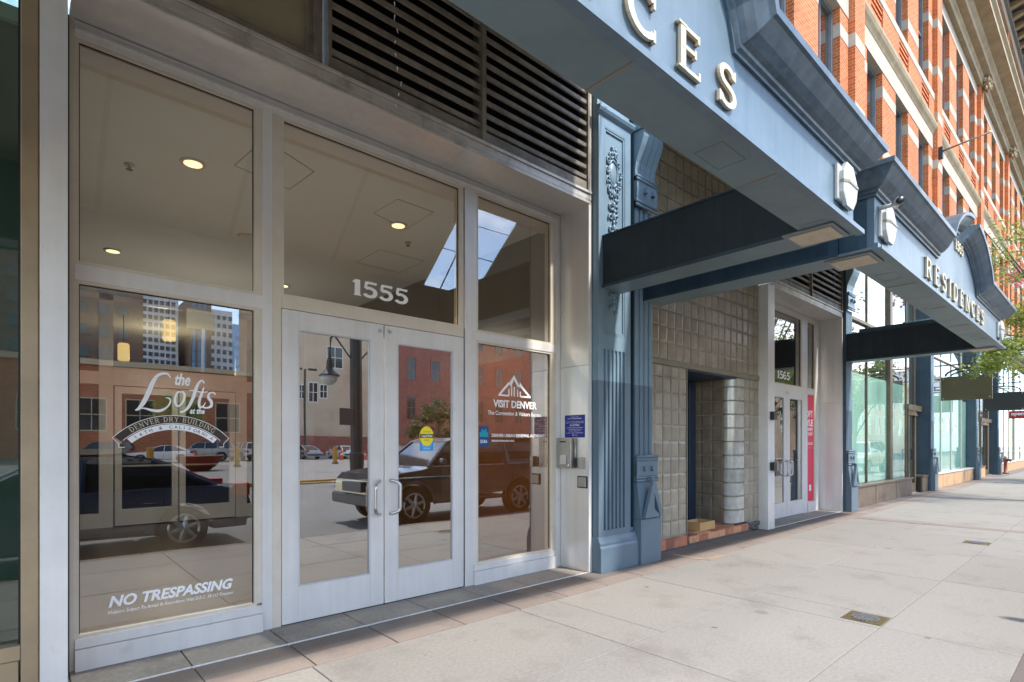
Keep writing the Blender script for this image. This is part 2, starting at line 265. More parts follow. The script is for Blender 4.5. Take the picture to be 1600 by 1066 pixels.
# ------------------------------------------------------------------ mesh helpers
ROOT = {}
def thing(name, label, cat, loc=(0, 0, 0), group=None, kind=None):
    o = bpy.data.objects.new(name, None); COL.objects.link(o); o.location = loc; o.empty_display_size = .1
    o['label'] = label; o['category'] = cat
    if group: o['group'] = group
    if kind: o['kind'] = kind
    ROOT[o.name] = Vector(loc); return o
def rootloc(p):
    while p.parent: p = p.parent
    return ROOT.get(p.name, Vector((0, 0, 0)))
class MB:
    def __init__(s): s.v = []; s.f = []
    def add(s, vs, fs):
        n = len(s.v); s.v += [tuple(v) for v in vs]; s.f += [tuple(i + n for i in f) for f in fs]; return s
    def box(s, x0, x1, y0, y1, z0, z1):
        if x0 > x1: x0, x1 = x1, x0
        if y0 > y1: y0, y1 = y1, y0
        if z0 > z1: z0, z1 = z1, z0
        return s.add([(x0, y0, z0), (x1, y0, z0), (x1, y1, z0), (x0, y1, z0), (x0, y0, z1), (x1, y0, z1), (x1, y1, z1), (x0, y1, z1)],
                     [(0, 3, 2, 1), (4, 5, 6, 7), (0, 1, 5, 4), (1, 2, 6, 5), (2, 3, 7, 6), (3, 0, 4, 7)])
    def prism(s, pts, a0, a1, axis='x'):
        # closed polygon pts (p,q) extruded along axis; axis x: (y,z); y: (x,z); z: (x,y)
        def P(p, q, a): return {'x': (a, p, q), 'y': (p, a, q), 'z': (p, q, a)}[axis]
        n = len(pts); vs = [P(p, q, a0) for p, q in pts] + [P(p, q, a1) for p, q in pts]
        fs = [tuple(range(n)), tuple(range(2 * n - 1, n - 1, -1))] + [(i, i + n, (i + 1) % n + n, (i + 1) % n) for i in range(n)]
        return s.add(vs, fs)
    def tube(s, path, r, n=8, caps=True, closed=False):
        path = [Vector(p) for p in path]; rs = r if isinstance(r, (list, tuple)) else [r] * len(path); vs = []; fs = []
        up = Vector((0, 0, 1)); m = len(path)
        for i, p in enumerate(path):
            if closed: t = path[(i + 1) % m] - path[i - 1]
            else: t = path[min(i + 1, m - 1)] - path[max(i - 1, 0)]
            t = t.normalized(); a = up if abs(t.dot(up)) < .95 else Vector((1, 0, 0))
            u = t.cross(a).normalized(); w = t.cross(u)
            for k in range(n):
                an = 2 * pi * k / n; vs.append(p + (u * cos(an) + w * sin(an)) * rs[i])
        for i in range(m if closed else m - 1):
            for k in range(n):
                j = (i + 1) % m; fs.append((i * n + k, i * n + (k + 1) % n, j * n + (k + 1) % n, j * n + k))
        if caps and not closed: fs += [tuple(range(n - 1, -1, -1)), tuple((m - 1) * n + k for k in range(n))]
        return s.add(vs, fs)
    def lathe(s, c, prof, n=20, axis='z'):
        vs = []; fs = []
        for (r, h) in prof:
            for k in range(n):
                a = 2 * pi * k / n; x, y = r * cos(a), r * sin(a)
                vs.append({'z': (c[0] + x, c[1] + y, c[2] + h), 'y': (c[0] + x, c[1] + h, c[2] + y), 'x': (c[0] + h, c[1] + x, c[2] + y)}[axis])
        m = len(prof)
        for i in range(m - 1):
            for k in range(n): fs.append((i * n + k, i * n + (k + 1) % n, (i + 1) * n + (k + 1) % n, (i + 1) * n + k))
        fs += [tuple(range(n - 1, -1, -1)), tuple((m - 1) * n + k for k in range(n))]
        return s.add(vs, fs)
    def blob(s, c, r, n=8, m=6):
        vs = []; fs = []; r = r if isinstance(r, (list, tuple)) else (r, r, r)
        for i in range(1, m):
            t = pi * i / m
            for k in range(n): a = 2 * pi * k / n; vs.append((c[0] + r[0] * sin(t) * cos(a), c[1] + r[1] * sin(t) * sin(a), c[2] + r[2] * cos(t)))
        vs += [(c[0], c[1], c[2] + r[2]), (c[0], c[1], c[2] - r[2])]; T = len(vs) - 2
        for i in range(m - 2):
            for k in range(n): fs.append((i * n + k, (i + 1) * n + k, (i + 1) * n + (k + 1) % n, i * n + (k + 1) % n))
        for k in range(n): fs += [(T, k, (k + 1) % n), (T + 1, (m - 2) * n + (k + 1) % n, (m - 2) * n + k)]
        return s.add(vs, fs)
    def ribbon(s, pts, w, y0, y1, fn=None):
        # flat stroke in the x-z plane with thickness y0..y1; w one width or one per point
        n = len(pts); ws = w if isinstance(w, (list, tuple)) else [w] * n; L_ = []; R_ = []
        for i in range(n):
            a = Vector(pts[max(i - 1, 0)]); b = Vector(pts[min(i + 1, n - 1)]); t = (b - a).normalized(); nn = Vector((-t.y, t.x))
            k = 1.0
            if 0 < i < n - 1:
                t1 = (Vector(pts[i]) - a).normalized(); k = 1 / max(.5, abs(t1.dot(t)))
            p = Vector(pts[i]); L_.append(p + nn * ws[i] / 2 * k); R_.append(p - nn * ws[i] / 2 * k)
        f = fn or (lambda u, v: (u, v)); vs = []
        for y in (y0, y1):
            for p in L_ + R_: q = f(p.x, p.y); vs.append((q[0], y, q[1]))
        fs = []
        for i in range(n - 1):
            fs += [(i, n + i, n + i + 1, i + 1), (2 * n + i, 2 * n + i + 1, 3 * n + i + 1, 3 * n + i), (i, i + 1, 2 * n + i + 1, 2 * n + i), (n + i, 3 * n + i, 3 * n + i + 1, n + i + 1)]
        fs += [(0, 2 * n, 3 * n, n), (n - 1, 2 * n - 1, 4 * n - 1, 3 * n - 1)]
        return s.add(vs, fs)
    def build(s, name, m, parent=None, label=None, kind=None, bevel=0, smooth=False, **tags):
        off = rootloc(parent) if parent else Vector((0, 0, 0))
        me = bpy.data.meshes.new(name); me.from_pydata([tuple(Vector(v) - off) for v in s.v], [], s.f)
        bm = bmesh.new(); bm.from_mesh(me); bmesh.ops.recalc_face_normals(bm, faces=bm.faces)
        if bevel: bmesh.ops.bevel(bm, geom=bm.edges[:], offset=bevel, segments=1, affect='EDGES', clamp_overlap=True)
        bm.to_mesh(me); bm.free()
        if smooth:
            me.polygons.foreach_set('use_smooth', [True] * len(me.polygons))
        me.materials.append(MATS[m] if isinstance(m, str) else m)
        o = bpy.data.objects.new(name, me); COL.objects.link(o)
        if parent: o.parent = parent
        if label: o['label'] = label
        if kind: o['kind'] = kind
        for k, v in tags.items(): o[k] = v
        return o
def B(name, m, parent, *bx, bevel=0, **k):
    mb = MB()
    for b in bx: mb.box(*b)
    return mb.build(name, m, parent, bevel=bevel, **k)
def struct(name, m, *bx, **k): return B(name, m, None, *bx, kind='structure', **k)
def copy_tree(o, parent=None, loc=None, top=True):
    c = o.copy(); COL.objects.link(c)
    if parent: c.parent = parent
    if top and loc is not None: c.location = loc; ROOT[c.name] = Vector(loc)
    for ch in list(o.children): copy_tree(ch, c, None, False)
    return c
def inst(src, parent, loc, name=None, rot=None):
    c = src.copy(); COL.objects.link(c); c.parent = parent; c.location = loc
    if name: c.name = name
    if rot: c.rotation_euler = rot
    return c

# text: built-in font turned into a mesh and fitted to a box in the x-z (or y-z) plane
def text_mesh(s, shear=0, bold=0., spacing=1.):
    cu = bpy.data.curves.new('t', 'FONT'); cu.body = s; cu.size = 1; cu.shear = shear; cu.offset = bold; cu.space_character = spacing; cu.resolution_u = 3
    ob = bpy.data.objects.new('t', cu); COL.objects.link(ob); dg = bpy.context.evaluated_depsgraph_get(); dg.update()
    me = bpy.data.meshes.new_from_object(ob.evaluated_get(dg)); vs = [tuple(v.co) for v in me.vertices]; fs = [tuple(p.vertices) for p in me.polygons]
    bpy.data.objects.remove(ob); bpy.data.curves.remove(cu); bpy.data.meshes.remove(me); return vs, fs
def text_box(mb, s, u0, u1, v0, v1, fn, shear=0, bold=0., spacing=1.):
    vs, fs = text_mesh(s, shear, bold, spacing)
    if not vs: return
    a0 = min(v[0] for v in vs); a1 = max(v[0] for v in vs); b0 = min(v[1] for v in vs); b1 = max(v[1] for v in vs)
    out = [fn(u0 + (v[0] - a0) / (a1 - a0) * (u1 - u0), v0 + (v[1] - b0) / (b1 - b0) * (v1 - v0)) for v in vs]
    mb.add(out, fs)

# stroke alphabet with small serifs (unit height)
def arc(cx, cy, rx, ry, a0, a1, n=12): return [(cx + rx * cos(radians(a0 + (a1 - a0) * i / n)), cy + ry * sin(radians(a0 + (a1 - a0) * i / n))) for i in range(n + 1)]
W_ = .15; T_ = .10; SF = .055
def ser(x, y, w=.26): return ([(x - w / 2, y), (x + w / 2, y)], SF)
GL = {
 'I': (.30, [([(.15, 0), (.15, 1)], W_), ser(.15, .027), ser(.15, .973)]),
 'E': (.62, [([(.12, 0), (.12, 1)], W_), ([(.1, .05), (.56, .05)], T_), ([(.1, .95), (.54, .95)], T_), ([(.1, .52), (.44, .52)], T_), ([(.55, 0), (.55, .19)], SF), ([(.53, 1), (.53, .82)], SF), ([(.44, .42), (.44, .62)], SF), ser(.1, .027, .2), ser(.1, .973, .2)]),
 'R': (.72, [([(.12, 0), (.12, 1)], W_), ([(.1, .95)] + arc(.34, .725, .22, .225, 90, -90) + [(.1, .5)], T_ + .02), ([(.34, .5), (.62, .03)], W_), ser(.12, .027), ser(.62, .027, .16), ser(.08, .973, .16)]),
 'S': (.60, [([(.52, .80)] + arc(.3, .74, .20, .215, 20, 250, 12) + arc(.3, .27, .22, .225, 70, -160, 12) + [(.07, .2)], W_ - .01), ([(.53, .98), (.53, .74)], SF), ([(.06, .02), (.06, .27)], SF)]),
 'D': (.72, [([(.12, 0), (.12, 1)], W_), ([(.1, .95)] + arc(.3, .5, .32, .45, 90, -90) + [(.1, .05)], T_ + .03), ser(.08, .027, .16), ser(.08, .973, .16)]),
 'N': (.76, [([(.12, 0), (.12, 1)], T_), ([(.62, 0), (.62, 1)], T_), ([(.12, .97), (.62, .03)], W_), ser(.12, .027, .24), ser(.62, .973, .24), ser(.08, .973, .16)]),
 'C': (.72, [(arc(.40, .5, .31, .45, 48, 312, 18), W_), ([(.62, .98), (.62, .70)], SF), ([(.62, .02), (.62, .27)], SF)]),
 'V': (.72, [([(.08, .98), (.35, .02)], W_), ([(.63, .98), (.36, .02)], T_), ser(.1, .973, .24), ser(.61, .973, .22)]),
 'Y': (.70, [([(.08, .98), (.34, .48)], W_), ([(.60, .98), (.35, .48)], T_), ([(.35, 0), (.35, .5)], W_), ser(.1, .973, .22), ser(.6, .973, .2), ser(.35, .027)]),
 'B': (.66, [([(.12, 0), (.12, 1)], W_), ([(.1, .95)] + arc(.3, .74, .2, .21, 90, -90, 8) + [(.1, .53)], T_), ([(.1, .53)] + arc(.32, .28, .23, .24, 90, -90, 8) + [(.1, .05)], T_), ser(.08, .027, .16), ser(.08, .973, .16)]),
 'U': (.74, [([(.13, 1)] + arc(.38, .3, .25, .26, 180, 360, 10) + [(.63, 1)], W_ - .02), ser(.13, .973, .24), ser(.63, .973, .22)]),
 'L': (.58, [([(.12, 0), (.12, 1)], W_), ([(.1, .05), (.54, .05)], T_), ([(.52, 0), (.52, .22)], SF), ser(.12, .973), ser(.08, .027, .16)]),
 'G': (.78, [(arc(.42, .5, .31, .45, 48, 330, 18), W_), ([(.66, .05), (.66, .44)], T_), ser(.64, .43, .26), ([(.64, .98), (.64, .72)], SF)]),
 ' ': (.35, []),
 '1': (.34, [([(.2, 0), (.2, 1)], W_ + .04), ([(.02, .80), (.2, .93)], T_), ser(.2, .03, .3)]),
 '5': (.60, [([(.14, .93), (.54, .93)], W_ - .02), ([(.15, .97), (.12, .55)], T_), ([(.12, .56)] + arc(.28, .33, .24, .27, 90, -150, 14), W_), ([(.55, 1), (.53, .84)], SF)]),
 '6': (.62, [(arc(.32, .5, .25, .45, 60, 180, 8) + [(.07, .32)], W_), (arc(.32, .3, .23, .25, 0, 360, 16), W_ - .02)]),
}
def glyph(mb, ch, fn, y0, y1, wk=1.0):
    for i, (pts, w) in enumerate(GL[ch][1]):
        e = .0004 * i
        mb.ribbon(pts, w * wk, y0 - e, y1, fn)
def gwidth(s, gap=.12): return sum(GL[c][0] + gap for c in s) - gap

# ================================================================== SETTING
struct('ground', 'lot_paving', (-250, 400, -400, -19.2, -.35, -.16))
struct('street', 'asphalt', (-80, 160, -17.3, -4.15, -.35, -.15))
struct('curb', 'granite', *[(-6 + i * 2.4, -6 + i * 2.4 + 2.39, -4.15, -4.0, -.3, .0) for i in range(40)])
struct('far_curb', 'yellow_paint', *[(-6 + i * 3, -6 + i * 3 + 2.98, -17.5, -17.3, -.3, .0) for i in range(24)])
struct('far_pavement', 'lot_paving', (-80, 160, -19.2, -17.5, -.3, -.01))
sw = bpy.data.objects.new('sidewalk', None); COL.objects.link(sw); sw['kind'] = 'structure'; ROOT['sidewalk'] = Vector((0, 0, 0))
B('bedding', 'joint', sw, (-6, 90, -4.0, .45, -.3, -.008))
rows = [(-2.075, -.925, [-5.8, -4, -2.4, -.6, 1.42, 3.25, 3.70, 5.04, 6.9, 8.9, 10.9, 12.6, 14.5, 16.4, 18.3, 20.2, 22.1, 24, 27, 30, 33, 36, 40, 44, 48, 54, 60, 70, 90]),
        (-3.175, -2.075, [-5.8, -4, -2.4, -.6, 1.42, 3.25, 5.04, 5.43, 7.25, 9.1, 11, 12.9, 14.8, 16.7, 18.6, 20.5, 22.4, 25, 28, 31, 34, 38, 42, 46, 52, 60, 70, 90]),
        (-4.0, -3.175, [-5.8, -4, -2.4, -.6, 1.42, 3.25, 5.08, 7.28, 9.3, 11.2, 13.1, 15, 17, 19, 21, 24, 27, 30, 34, 40, 48, 60, 90])]
for (ya, yb, xs) in rows:
    for a, b in zip(xs[:-1], xs[1:]):
        dz = random.uniform(-.0012, .0012)
        B('slab', 'concrete', sw, (a + .004, b - .004, ya + .004, yb - .004, -.06, dz), bevel=.003)
bd = bpy.data.objects.new('paver_border', None); COL.objects.link(bd); bd['kind'] = 'structure'; ROOT['paver_border'] = Vector((0, 0, 0))
xs = [-4.06 + .61 * i + .02 for i in range(0, 60)]
def pav(x0, x1, y0, y1, m, zt=.001):
    B('paver', m, bd, (x0 + .005, x1 - .005, y0 + .003, y1 - .003, -.05, zt + random.uniform(-.001, .0012)), bevel=.002)
for i in range(len(xs) - 1):
    a, b = xs[i], xs[i + 1]
    if b < 22:
        if b > 0 and a < 4.75: pav(max(a, .2), min(b, 4.76), -.418, .03, 'stone_threshold', .004)
        if b > 9.6 and a < 13.1: pav(max(a, 9.66), min(b, 13.1), -.418, .03, 'stone_threshold', .004)
        pav(a, b, -.70, -.43, 'granite'); pav(a, b, -.918, -.70, 'granite_pale')  # sun shadow edge put into the colours: inner row darker, outer strip paler
    if b > 22: pav(a, b, -.918, -.43, 'granite_pale')
for a, b in ((-.1, 4.76), (9.66, 13.1)): B('metal_strip', 'white_strip', bd, (a, b, -.43, -.418, -.04, .006))
mat('faded_mark', (.33, .22, .10, 1), (.27, .225, .18, 1), rough=.9, scale=14, detail=8)
B('paint_mark', 'faded_mark', bd, (6.35, 6.43, -.93, -.52, .0028, .0032), (6.43, 6.85, -1.02, -.94, .0028, .0032))
struct('sidewalk_patch', 'granite_pale', (12.15, 12.42, -3.98, -.93, .0012, .0030))
# utility covers
def cover(x, y, s, label):
    t = thing('utility_cover', label, 'cover', (x, y, 0), 'metal covers set in the sidewalk')
    B('frame', 'bronze', t, (x, x + s, y, y + s, -.03, .004), bevel=.003)
    mb = MB(); n = 26; mb.prism([(x + s / 2 + s * .40 * cos(2 * pi * k / n), y + s / 2 + s * .34 * sin(2 * pi * k / n)) for k in range(n)], .003, .008, 'z'); mb.build('lid', 'cover_grey', t)
    mb = MB()
    for i in range(9):
        for j in range(7):
            u, v = (i - 4) * .075 * s * 1.15, (j - 3) * .085 * s
            if (u / (s * .37)) ** 2 + (v / (s * .31)) ** 2 < 1: mb.box(x + s / 2 + u - .009, x + s / 2 + u + .009, y + s / 2 + v - .007, y + s / 2 + v + .007, .008, .012)
    mb.build('tread', 'cover_grey', t, kind='stuff')
cover(5.10, -3.17, .29, 'square bronze cover with round grey lid at the joint crossing of the pale slabs')
cover(10.30, -3.18, .30, 'small dark metal cover farther along the sidewalk joint')

# ------------------------------------------------------------------ lobby behind the first entrance
struct('lobby_floor', 'lobby_floor', (.1, 9, .06, 16, -.1, .002))
struct('lobby_ceiling', 'lobby_ceiling', (-.6, 5.4, .32, 16, 4.06, 4.12))
struct('lobby_ceiling_edge', 'lobby_band', (-.6, 5.4, .06, .32, 4.03, 4.12))
struct('lobby_left_wall', 'lobby_wall', (-.1, .12, .1, 16, 0, 4.06))
struct('lobby_right_wall', 'lobby_wall', (4.78, 4.95, .1, 16, 0, 4.06))
struct('lobby_wood_panelling', 'lobby_wood', (4.74, 4.78, .14, 7.2, .1, 2.55))
struct('lobby_back_wall', 'lobby_dark', (.0, 5.2, 15.8, 16, 0, 4.06))
mb = MB()
def sq(p): 
    for a, b in zip(p, p[1:] + p[:1]): mb.tube([(a[0], a[1], 4.06), (b[0], b[1], 4.06)], .007, 4)
sq([(1.56, .45), (2.10, .72), (2.06, 1.25), (1.5, 1.1)]); sq([(2.98, 1.2), (3.0, .7), (3.47, .72), (3.5, 1.36)]); sq([(3.6, 2.2), (4.3, 2.2), (4.3, 2.9), (3.6, 2.9)])
mb.build('access_panel', 'panel_line', None, kind='structure')
def downlight(x, y, label, on=True, en=250):
    t = thing('downlight', label, 'ceiling light', (x, y, 4.06), 'recessed lobby ceiling lights')
    mb = MB(); mb.lathe((x, y, 4.06), [(.085, -.012), (.105, -.010), (.11, 0), (.1, .01)], 24); mb.build('trim_ring', 'sash_pale', t, smooth=True)
    mb = MB(); mb.lathe((x, y, 4.06), [(.076, -.014), (.076, -.013)], 24); mb.build('lamp', 'downlight_glow' if on else 'sash_pale', t)
    if on:
        ld = bpy.data.lights.new('downlight_beam', 'SPOT'); ld.energy = en; ld.spot_size = radians(120); ld.spot_blend = .7; ld.color = (1, .99, .97); ld.shadow_soft_size = .08
        lo = bpy.data.objects.new('downlight_beam', ld); COL.objects.link(lo); lo.parent = t; lo.location = (0, 0, -.05)
downlight(1.2, 1.31, 'lit recessed ceiling light seen in the left upper pane near the glass')
downlight(3.36, 1.31, 'lit recessed ceiling light above the number 1555')
downlight(.94, 4.65, 'lit recessed ceiling light low in the left upper pane', True, 45)
downlight(2.13, 2.9, 'unlit pale recessed ceiling light beside the first mullion', False)
downlight(3.23, 4.77, 'lit recessed ceiling light deep in the lobby above the doors', True, 35)
for i, (x, y, lb) in enumerate([(.765, 1.74, 'small ceiling sprinkler beside the left lit downlight'), (3.74, 1.72, 'small ceiling sprinkler below the access panel on the right')]):
    t = thing('sprinkler_head', lb, 'sprinkler', (x, y, 4.06), 'lobby sprinklers')
    mb = MB(); mb.lathe((x, y, 4.06), [(.045, 0), (.04, -.012), (.015, -.015), (.012, -.04)], 12); mb.build('cup', 'silver_box', t)
    mb = MB(); mb.lathe((x, y, 4.06), [(.028, -.05), (.028, -.045), (.01, -.04)], 10); mb.build('deflector', 'iron', t)
# inner vestibule screen across the lobby
t = thing('vestibule_screen', 'aluminium framed inner glass screen with doors across the back of the lobby', 'glass screen', (2.5, 7.3, 0))
Y = 7.3
fr = [(.12, .2, Y, Y + .1, 0, 4.05), (1.02, 1.22, Y, Y + .1, 0, 4.05), (3.2, 3.4, Y, Y + .1, 0, 4.05), (4.6, 4.78, Y, Y + .1, 0, 4.05), (.2, 1.02, Y, Y + .1, 2.48, 2.7), (1.22, 3.2, Y, Y + .1, 2.48, 2.8), (3.4, 4.6, Y, Y + .1, 2.48, 2.7), (.2, 1.02, Y, Y + .1, 0, .25), (3.4, 4.6, Y, Y + .1, 0, .25), (.2, 4.6, Y, Y + .1, 3.95, 4.05)]
B('frame', 'aluminium', t, *fr)
for a in (1.24, 2.22):
    d = B('door', 'aluminium', t, (a, a + .1, Y - .02, Y + .06, .02, 2.46), (a + .86, a + .96, Y - .02, Y + .06, .02, 2.46), (a + .1, a + .86, Y - .02, Y + .06, .02, .3), (a + .1, a + .86, Y - .02, Y + .06, 2.34, 2.46))
    B('handle', 'steel', d, (a + .1, a + .86, Y - .06, Y - .03, 1.05, 1.08))
# round drum pendants
def pendant(x, y, z, label):
    t = thing('pendant_lamp', label, 'pendant lamp', (x, y, z), 'glowing lobby pendants')
    mb = MB(); mb.lathe((x, y, z), [(.09, -.17), (.10, -.15), (.10, .15), (.08, .18)], 16); mb.build('shade', 'pendant_glow', t, smooth=True)
    mb = MB(); mb.tube([(x, y, z + .17), (x, y, 4.06)], .008, 6); mb.build('cord', 'iron', t)
pendant(1.565, 9, 3.30, 'lower glowing amber pendant behind the inner screen'); pendant(1.9, 6.4, 3.38, 'nearer glowing pendant in front of the reflected towers')
ld = bpy.data.lights.new('pendant_light', 'POINT'); ld.energy = 15; ld.color = (1, .8, .5); ld.shadow_soft_size = .2
lo = bpy.data.objects.new('pendant_light', ld); COL.objects.link(lo); lo.location = (2.4, 10, 3.2)
ld = bpy.data.lights.new('lobby_fill', 'POINT'); ld.energy = 14; ld.color = (1, .93, .82); ld.shadow_soft_size = .3  # added fill lamp without a fixture, brightens the inner screen
lo = bpy.data.objects.new('lobby_fill', ld); COL.objects.link(lo); lo.location = (2.2, 5.2, 2.3)

# ------------------------------------------------------------------ storefront kit
def G(x, z): return (x * 1.007, 1.45 + (z - 1.45) * 1.007)     # from the frame plane to the glass plane
YG = .03
def pane(parent, x0, x1, z0, z1, m, name='pane', y=YG):
    g = B(name, m, parent, (x0, x1, y, y + .008, z0, z1))
    st = .022
    B('glazing_stop', 'glazing_stop', g, (x0, x0 + st, .002, y - .001, z0, z1), (x1 - st, x1, .002, y - .001, z0, z1), (x0 + st, x1 - st, .002, y - .001, z1 - st, z1), (x0 + st, x1 - st, .002, y - .001, z0, z0 + st))
    B('gasket', 'rubber', g, (x0 + st, x0 + st + .006, y - .006, y - .001, z0 + st, z1 - st), (x1 - st - .006, x1 - st, y - .006, y - .001, z0 + st, z1 - st), (x0 + st + .006, x1 - st - .006, y - .006, y - .001, z1 - st - .006, z1 - st))
    return g
def door(parent, x0, x1, z1, hinge, gm, label=None):
    s = .13; d = B('door', 'aluminium', parent, (x0, x0 + s, -.005, .04, .012, z1), (x1 - s, x1, -.005, .04, .012, z1), (x0 + s, x1 - s, -.004, .04, .012, .295), (x0 + s, x1 - s, -.004, .04, z1 - .15, z1), bevel=.002, label=label)
    g = B('pane', gm, d, (x0 + s, x1 - s, .012, .02, .295, z1 - .15))
    B('glass_bead', 'aluminium_dark', d, (x0 + s, x0 + s + .012, -.001, .011, .295, z1 - .15), (x1 - s - .012, x1 - s, -.001, .011, .295, z1 - .15), (x0 + s + .012, x1 - s - .012, -.001, .011, .295, .307), (x0 + s + .012, x1 - s - .012, -.001, .011, z1 - .162, z1 - .15))
    c = x1 - .035 if hinge == 'l' else x0 + .05; sg = -1 if hinge == 'l' else 1
    mb = MB(); k = .045 * sg; px = c; off = .085
    mb.tube([(px, -.005, 1.10), (px - 0, -.05, 1.105), (px, -off, 1.09), (px, -off, 1.05)], .011, 10, caps=False)
    mb = MB(); P = []
    for a in range(0, 91, 15): P.append((px + sg * .075 * sin(radians(a)), -.005 - .06 * sin(radians(a)), 1.12 - .05 * (1 - cos(radians(a)))))
    P2 = [(px + sg * .075, -.065, 1.07 - i * .03) for i in range(1, 8)]
    P3 = [(px + sg * .075 * cos(radians(a)), -.005 - .06 * cos(radians(a)), .87 - .05 * sin(radians(a)) ) for a in range(0, 91, 15)]
    mb.tube(P + P2 + P3, .014, 10); mb.build('handle', 'steel', d, smooth=True)
    mb = MB(); mb.tube([(x0 + s, .055, 1.118), (x1 - s, .055, 1.118)], .017, 10); mb.build('push_bar', 'aluminium', d, smooth=True)
    mb = MB(); mb.lathe((c - sg * -.0, -.006, z1 - .06), [(.018, 0), (.018, -.006), (.008, -.008)], 14, 'y'); mb.build('cylinder_lock', 'steel', d)
    mb = MB()
    for zz in (.06, .25, z1 - .04, z1 - .12):
        for xx in (x0 + .03, x1 - .03): mb.lathe((xx, -.005, zz), [(.005, 0), (.004, -.002)], 6, 'y')
    mb.build('screw', 'aluminium_dark', d, kind='stuff')
    return d, g

# ------------------------------------------------------------------ first entrance, number 1555
t = thing('entrance_1555', 'tall aluminium glass entrance with double doors marked 1555', 'storefront', (2.5, 0, 0))
SF1 = t; ZT = 4.05; ft = .12
def fb(*bx, m='aluminium', name='frame'): return B(name, m, SF1, *bx, bevel=.0015)
fb((.235, .262, 0, ft, .0, 4.16), m='glazing_stop', name='left_jamb')
fb((1.362, 1.40, 0, ft, .22, ZT), m='glazing_stop', name='mullion'); fb((1.40, 1.475, -.004, ft, .0, ZT), name='mullion'); fb((1.475, 1.545, 0, ft, .0, ZT), m='glazing_stop', name='mullion')
fb((3.312, 3.345, 0, ft, 2.62, ZT), m='glazing_stop', name='mullion'); fb((3.345, 3.36, .002, ft, 0, 2.62), m='rubber', name='mullion'); fb((3.36, 3.47, -.004, ft, .0, ZT), name='mullion'); fb((3.47, 3.513, 0, ft, .2, ZT), name='mullion')
fb((4.63, 4.70, 0, ft, .2, ZT), m='glazing_stop', name='mullion'); fb((4.70, 4.772, -.003, ft, 0, 4.15), name='mullion')
fb((.262, 1.40, -.002, ft, 2.50, 2.60), name='transom'); fb((1.545, 3.345, -.003, ft, 2.53, 2.625), m='glazing_stop', name='transom'); fb((3.47, 4.70, -.006, ft, 2.52, 2.61), name='transom')
fb((.262, 4.70, 0, ft, ZT, 4.155), name='head'); B('drip_edge', 'aluminium', SF1, (.262, 4.70, -.02, 0, 4.085, 4.10))
for a, b in ((.262, 1.40), (3.47, 4.70)):
    fb((a, b, -.03, ft, .0, .14), name='kick_rail'); fb((a, b, -.012, ft, .143, .205), name='sill')
fb((1.545, 3.345, .0, ft, 0.0, .01), m='rubber', name='door_threshold')
GA = 'glass_entry'
pane(SF1, .262, 1.365, 2.60, ZT, GA); pL = pane(SF1, .262, 1.365, .205, 2.50, 'glass_left')
pM = pane(SF1, 1.545, 3.315, 2.625, ZT, GA); pane(SF1, 3.513, 4.633, 2.61, ZT, GA); pR = pane(SF1, 3.513, 4.633, .205, 2.52, 'glass_tinted')
door(SF1, 1.549, 2.443, 2.525, 'l', 'glass_low'); d2, g2 = door(SF1, 2.457, 3.343, 2.525, 'r', 'glass_low')

def face(y):   # maps (x, z) measured on the frame plane to the glass
    def f(u, v): q = G(u, v); return (q[0], y, q[1])
    return f
def f2(u, v): return G(u, v)
# numbers over the doors
def numbers(s, x0, x1, z0, z1, parent, y, m='white_vinyl', name='lettering'):
    mb = MB(); w = gwidth(s, .07); k = (x1 - x0) / w; x = x0
    for ch in s:
        glyph(mb, ch, lambda u, v, x=x: (x + u * k, z0 + v * (z1 - z0)), y - .0015, y - .0005, 1.15); x += (GL[ch][0] + .07) * k
    return mb.build(name, m, parent)
numbers('1555', 2.16, 2.715, 2.755, 2.895, pM, YG)
# no trespassing notice
yv = YG - .001
mb = MB(); text_box(mb, 'NO TRESPASSING', .437, 1.19, .372, .447, face(yv), shear=.25, bold=.034); mb.build('lettering', 'white_vinyl', pL)
mb = MB(); text_box(mb, 'Violators Subject To Arrest In Accordance With D.R.C. 38-115-Trespass', .434, 1.19, .322, .352, face(yv), shear=.2, bold=.006); mb.build('lettering', 'white_vinyl', pL)
# residence emblem: traced in metres on the glass
def zp(u, v):  # emblem drawing units -> glass metres
    return (.455 + (u - 110) / (1505 - 110) * .71, 1.652 + (600 - v) / 7.61 * .0045 * 1.01)
def stroke(pts, ws, dy=0):
    # smooth the control points
    P = []; Wd = []
    for i in range(len(pts) - 1):
        p0 = Vector(pts[max(i - 1, 0)]); p1 = Vector(pts[i]); p2 = Vector(pts[i + 1]); p3 = Vector(pts[min(i + 2, len(pts) - 1)])
        for k in range(6):
            s = k / 6; P.append(tuple(.5 * ((2 * p1) + (p2 - p0) * s + (2 * p0 - 5 * p1 + 4 * p2 - p3) * s * s + (3 * p1 - p0 - 3 * p2 + p3) * s ** 3))); Wd.append(ws[i] + (ws[i + 1] - ws[i]) * s)
    P.append(pts[-1]); Wd.append(ws[-1])
    em.ribbon(P, Wd, yv - .0005 - dy, yv - dy, lambda u, v: G(*zp(u, v)))
em = MB()
stroke([(765, 165), (735, 122), (680, 118), (610, 150), (555, 235), (510, 345), (455, 460), (400, 535), (360, 556)], [8, 22, 26, 34, 52, 56, 52, 34, 8])
stroke([(360, 553), (450, 530), (550, 550), (640, 552), (720, 510), (762, 445), (750, 405), (705, 398)], [8, 14, 30, 32, 20, 18, 20, 6], .0004)
stroke([(905, 320), (850, 330), (822, 390), (820, 450), (845, 490), (890, 470), (925, 410), (930, 345), (900, 310)], [16, 22, 30, 32, 24, 22, 28, 30, 18], .0008)
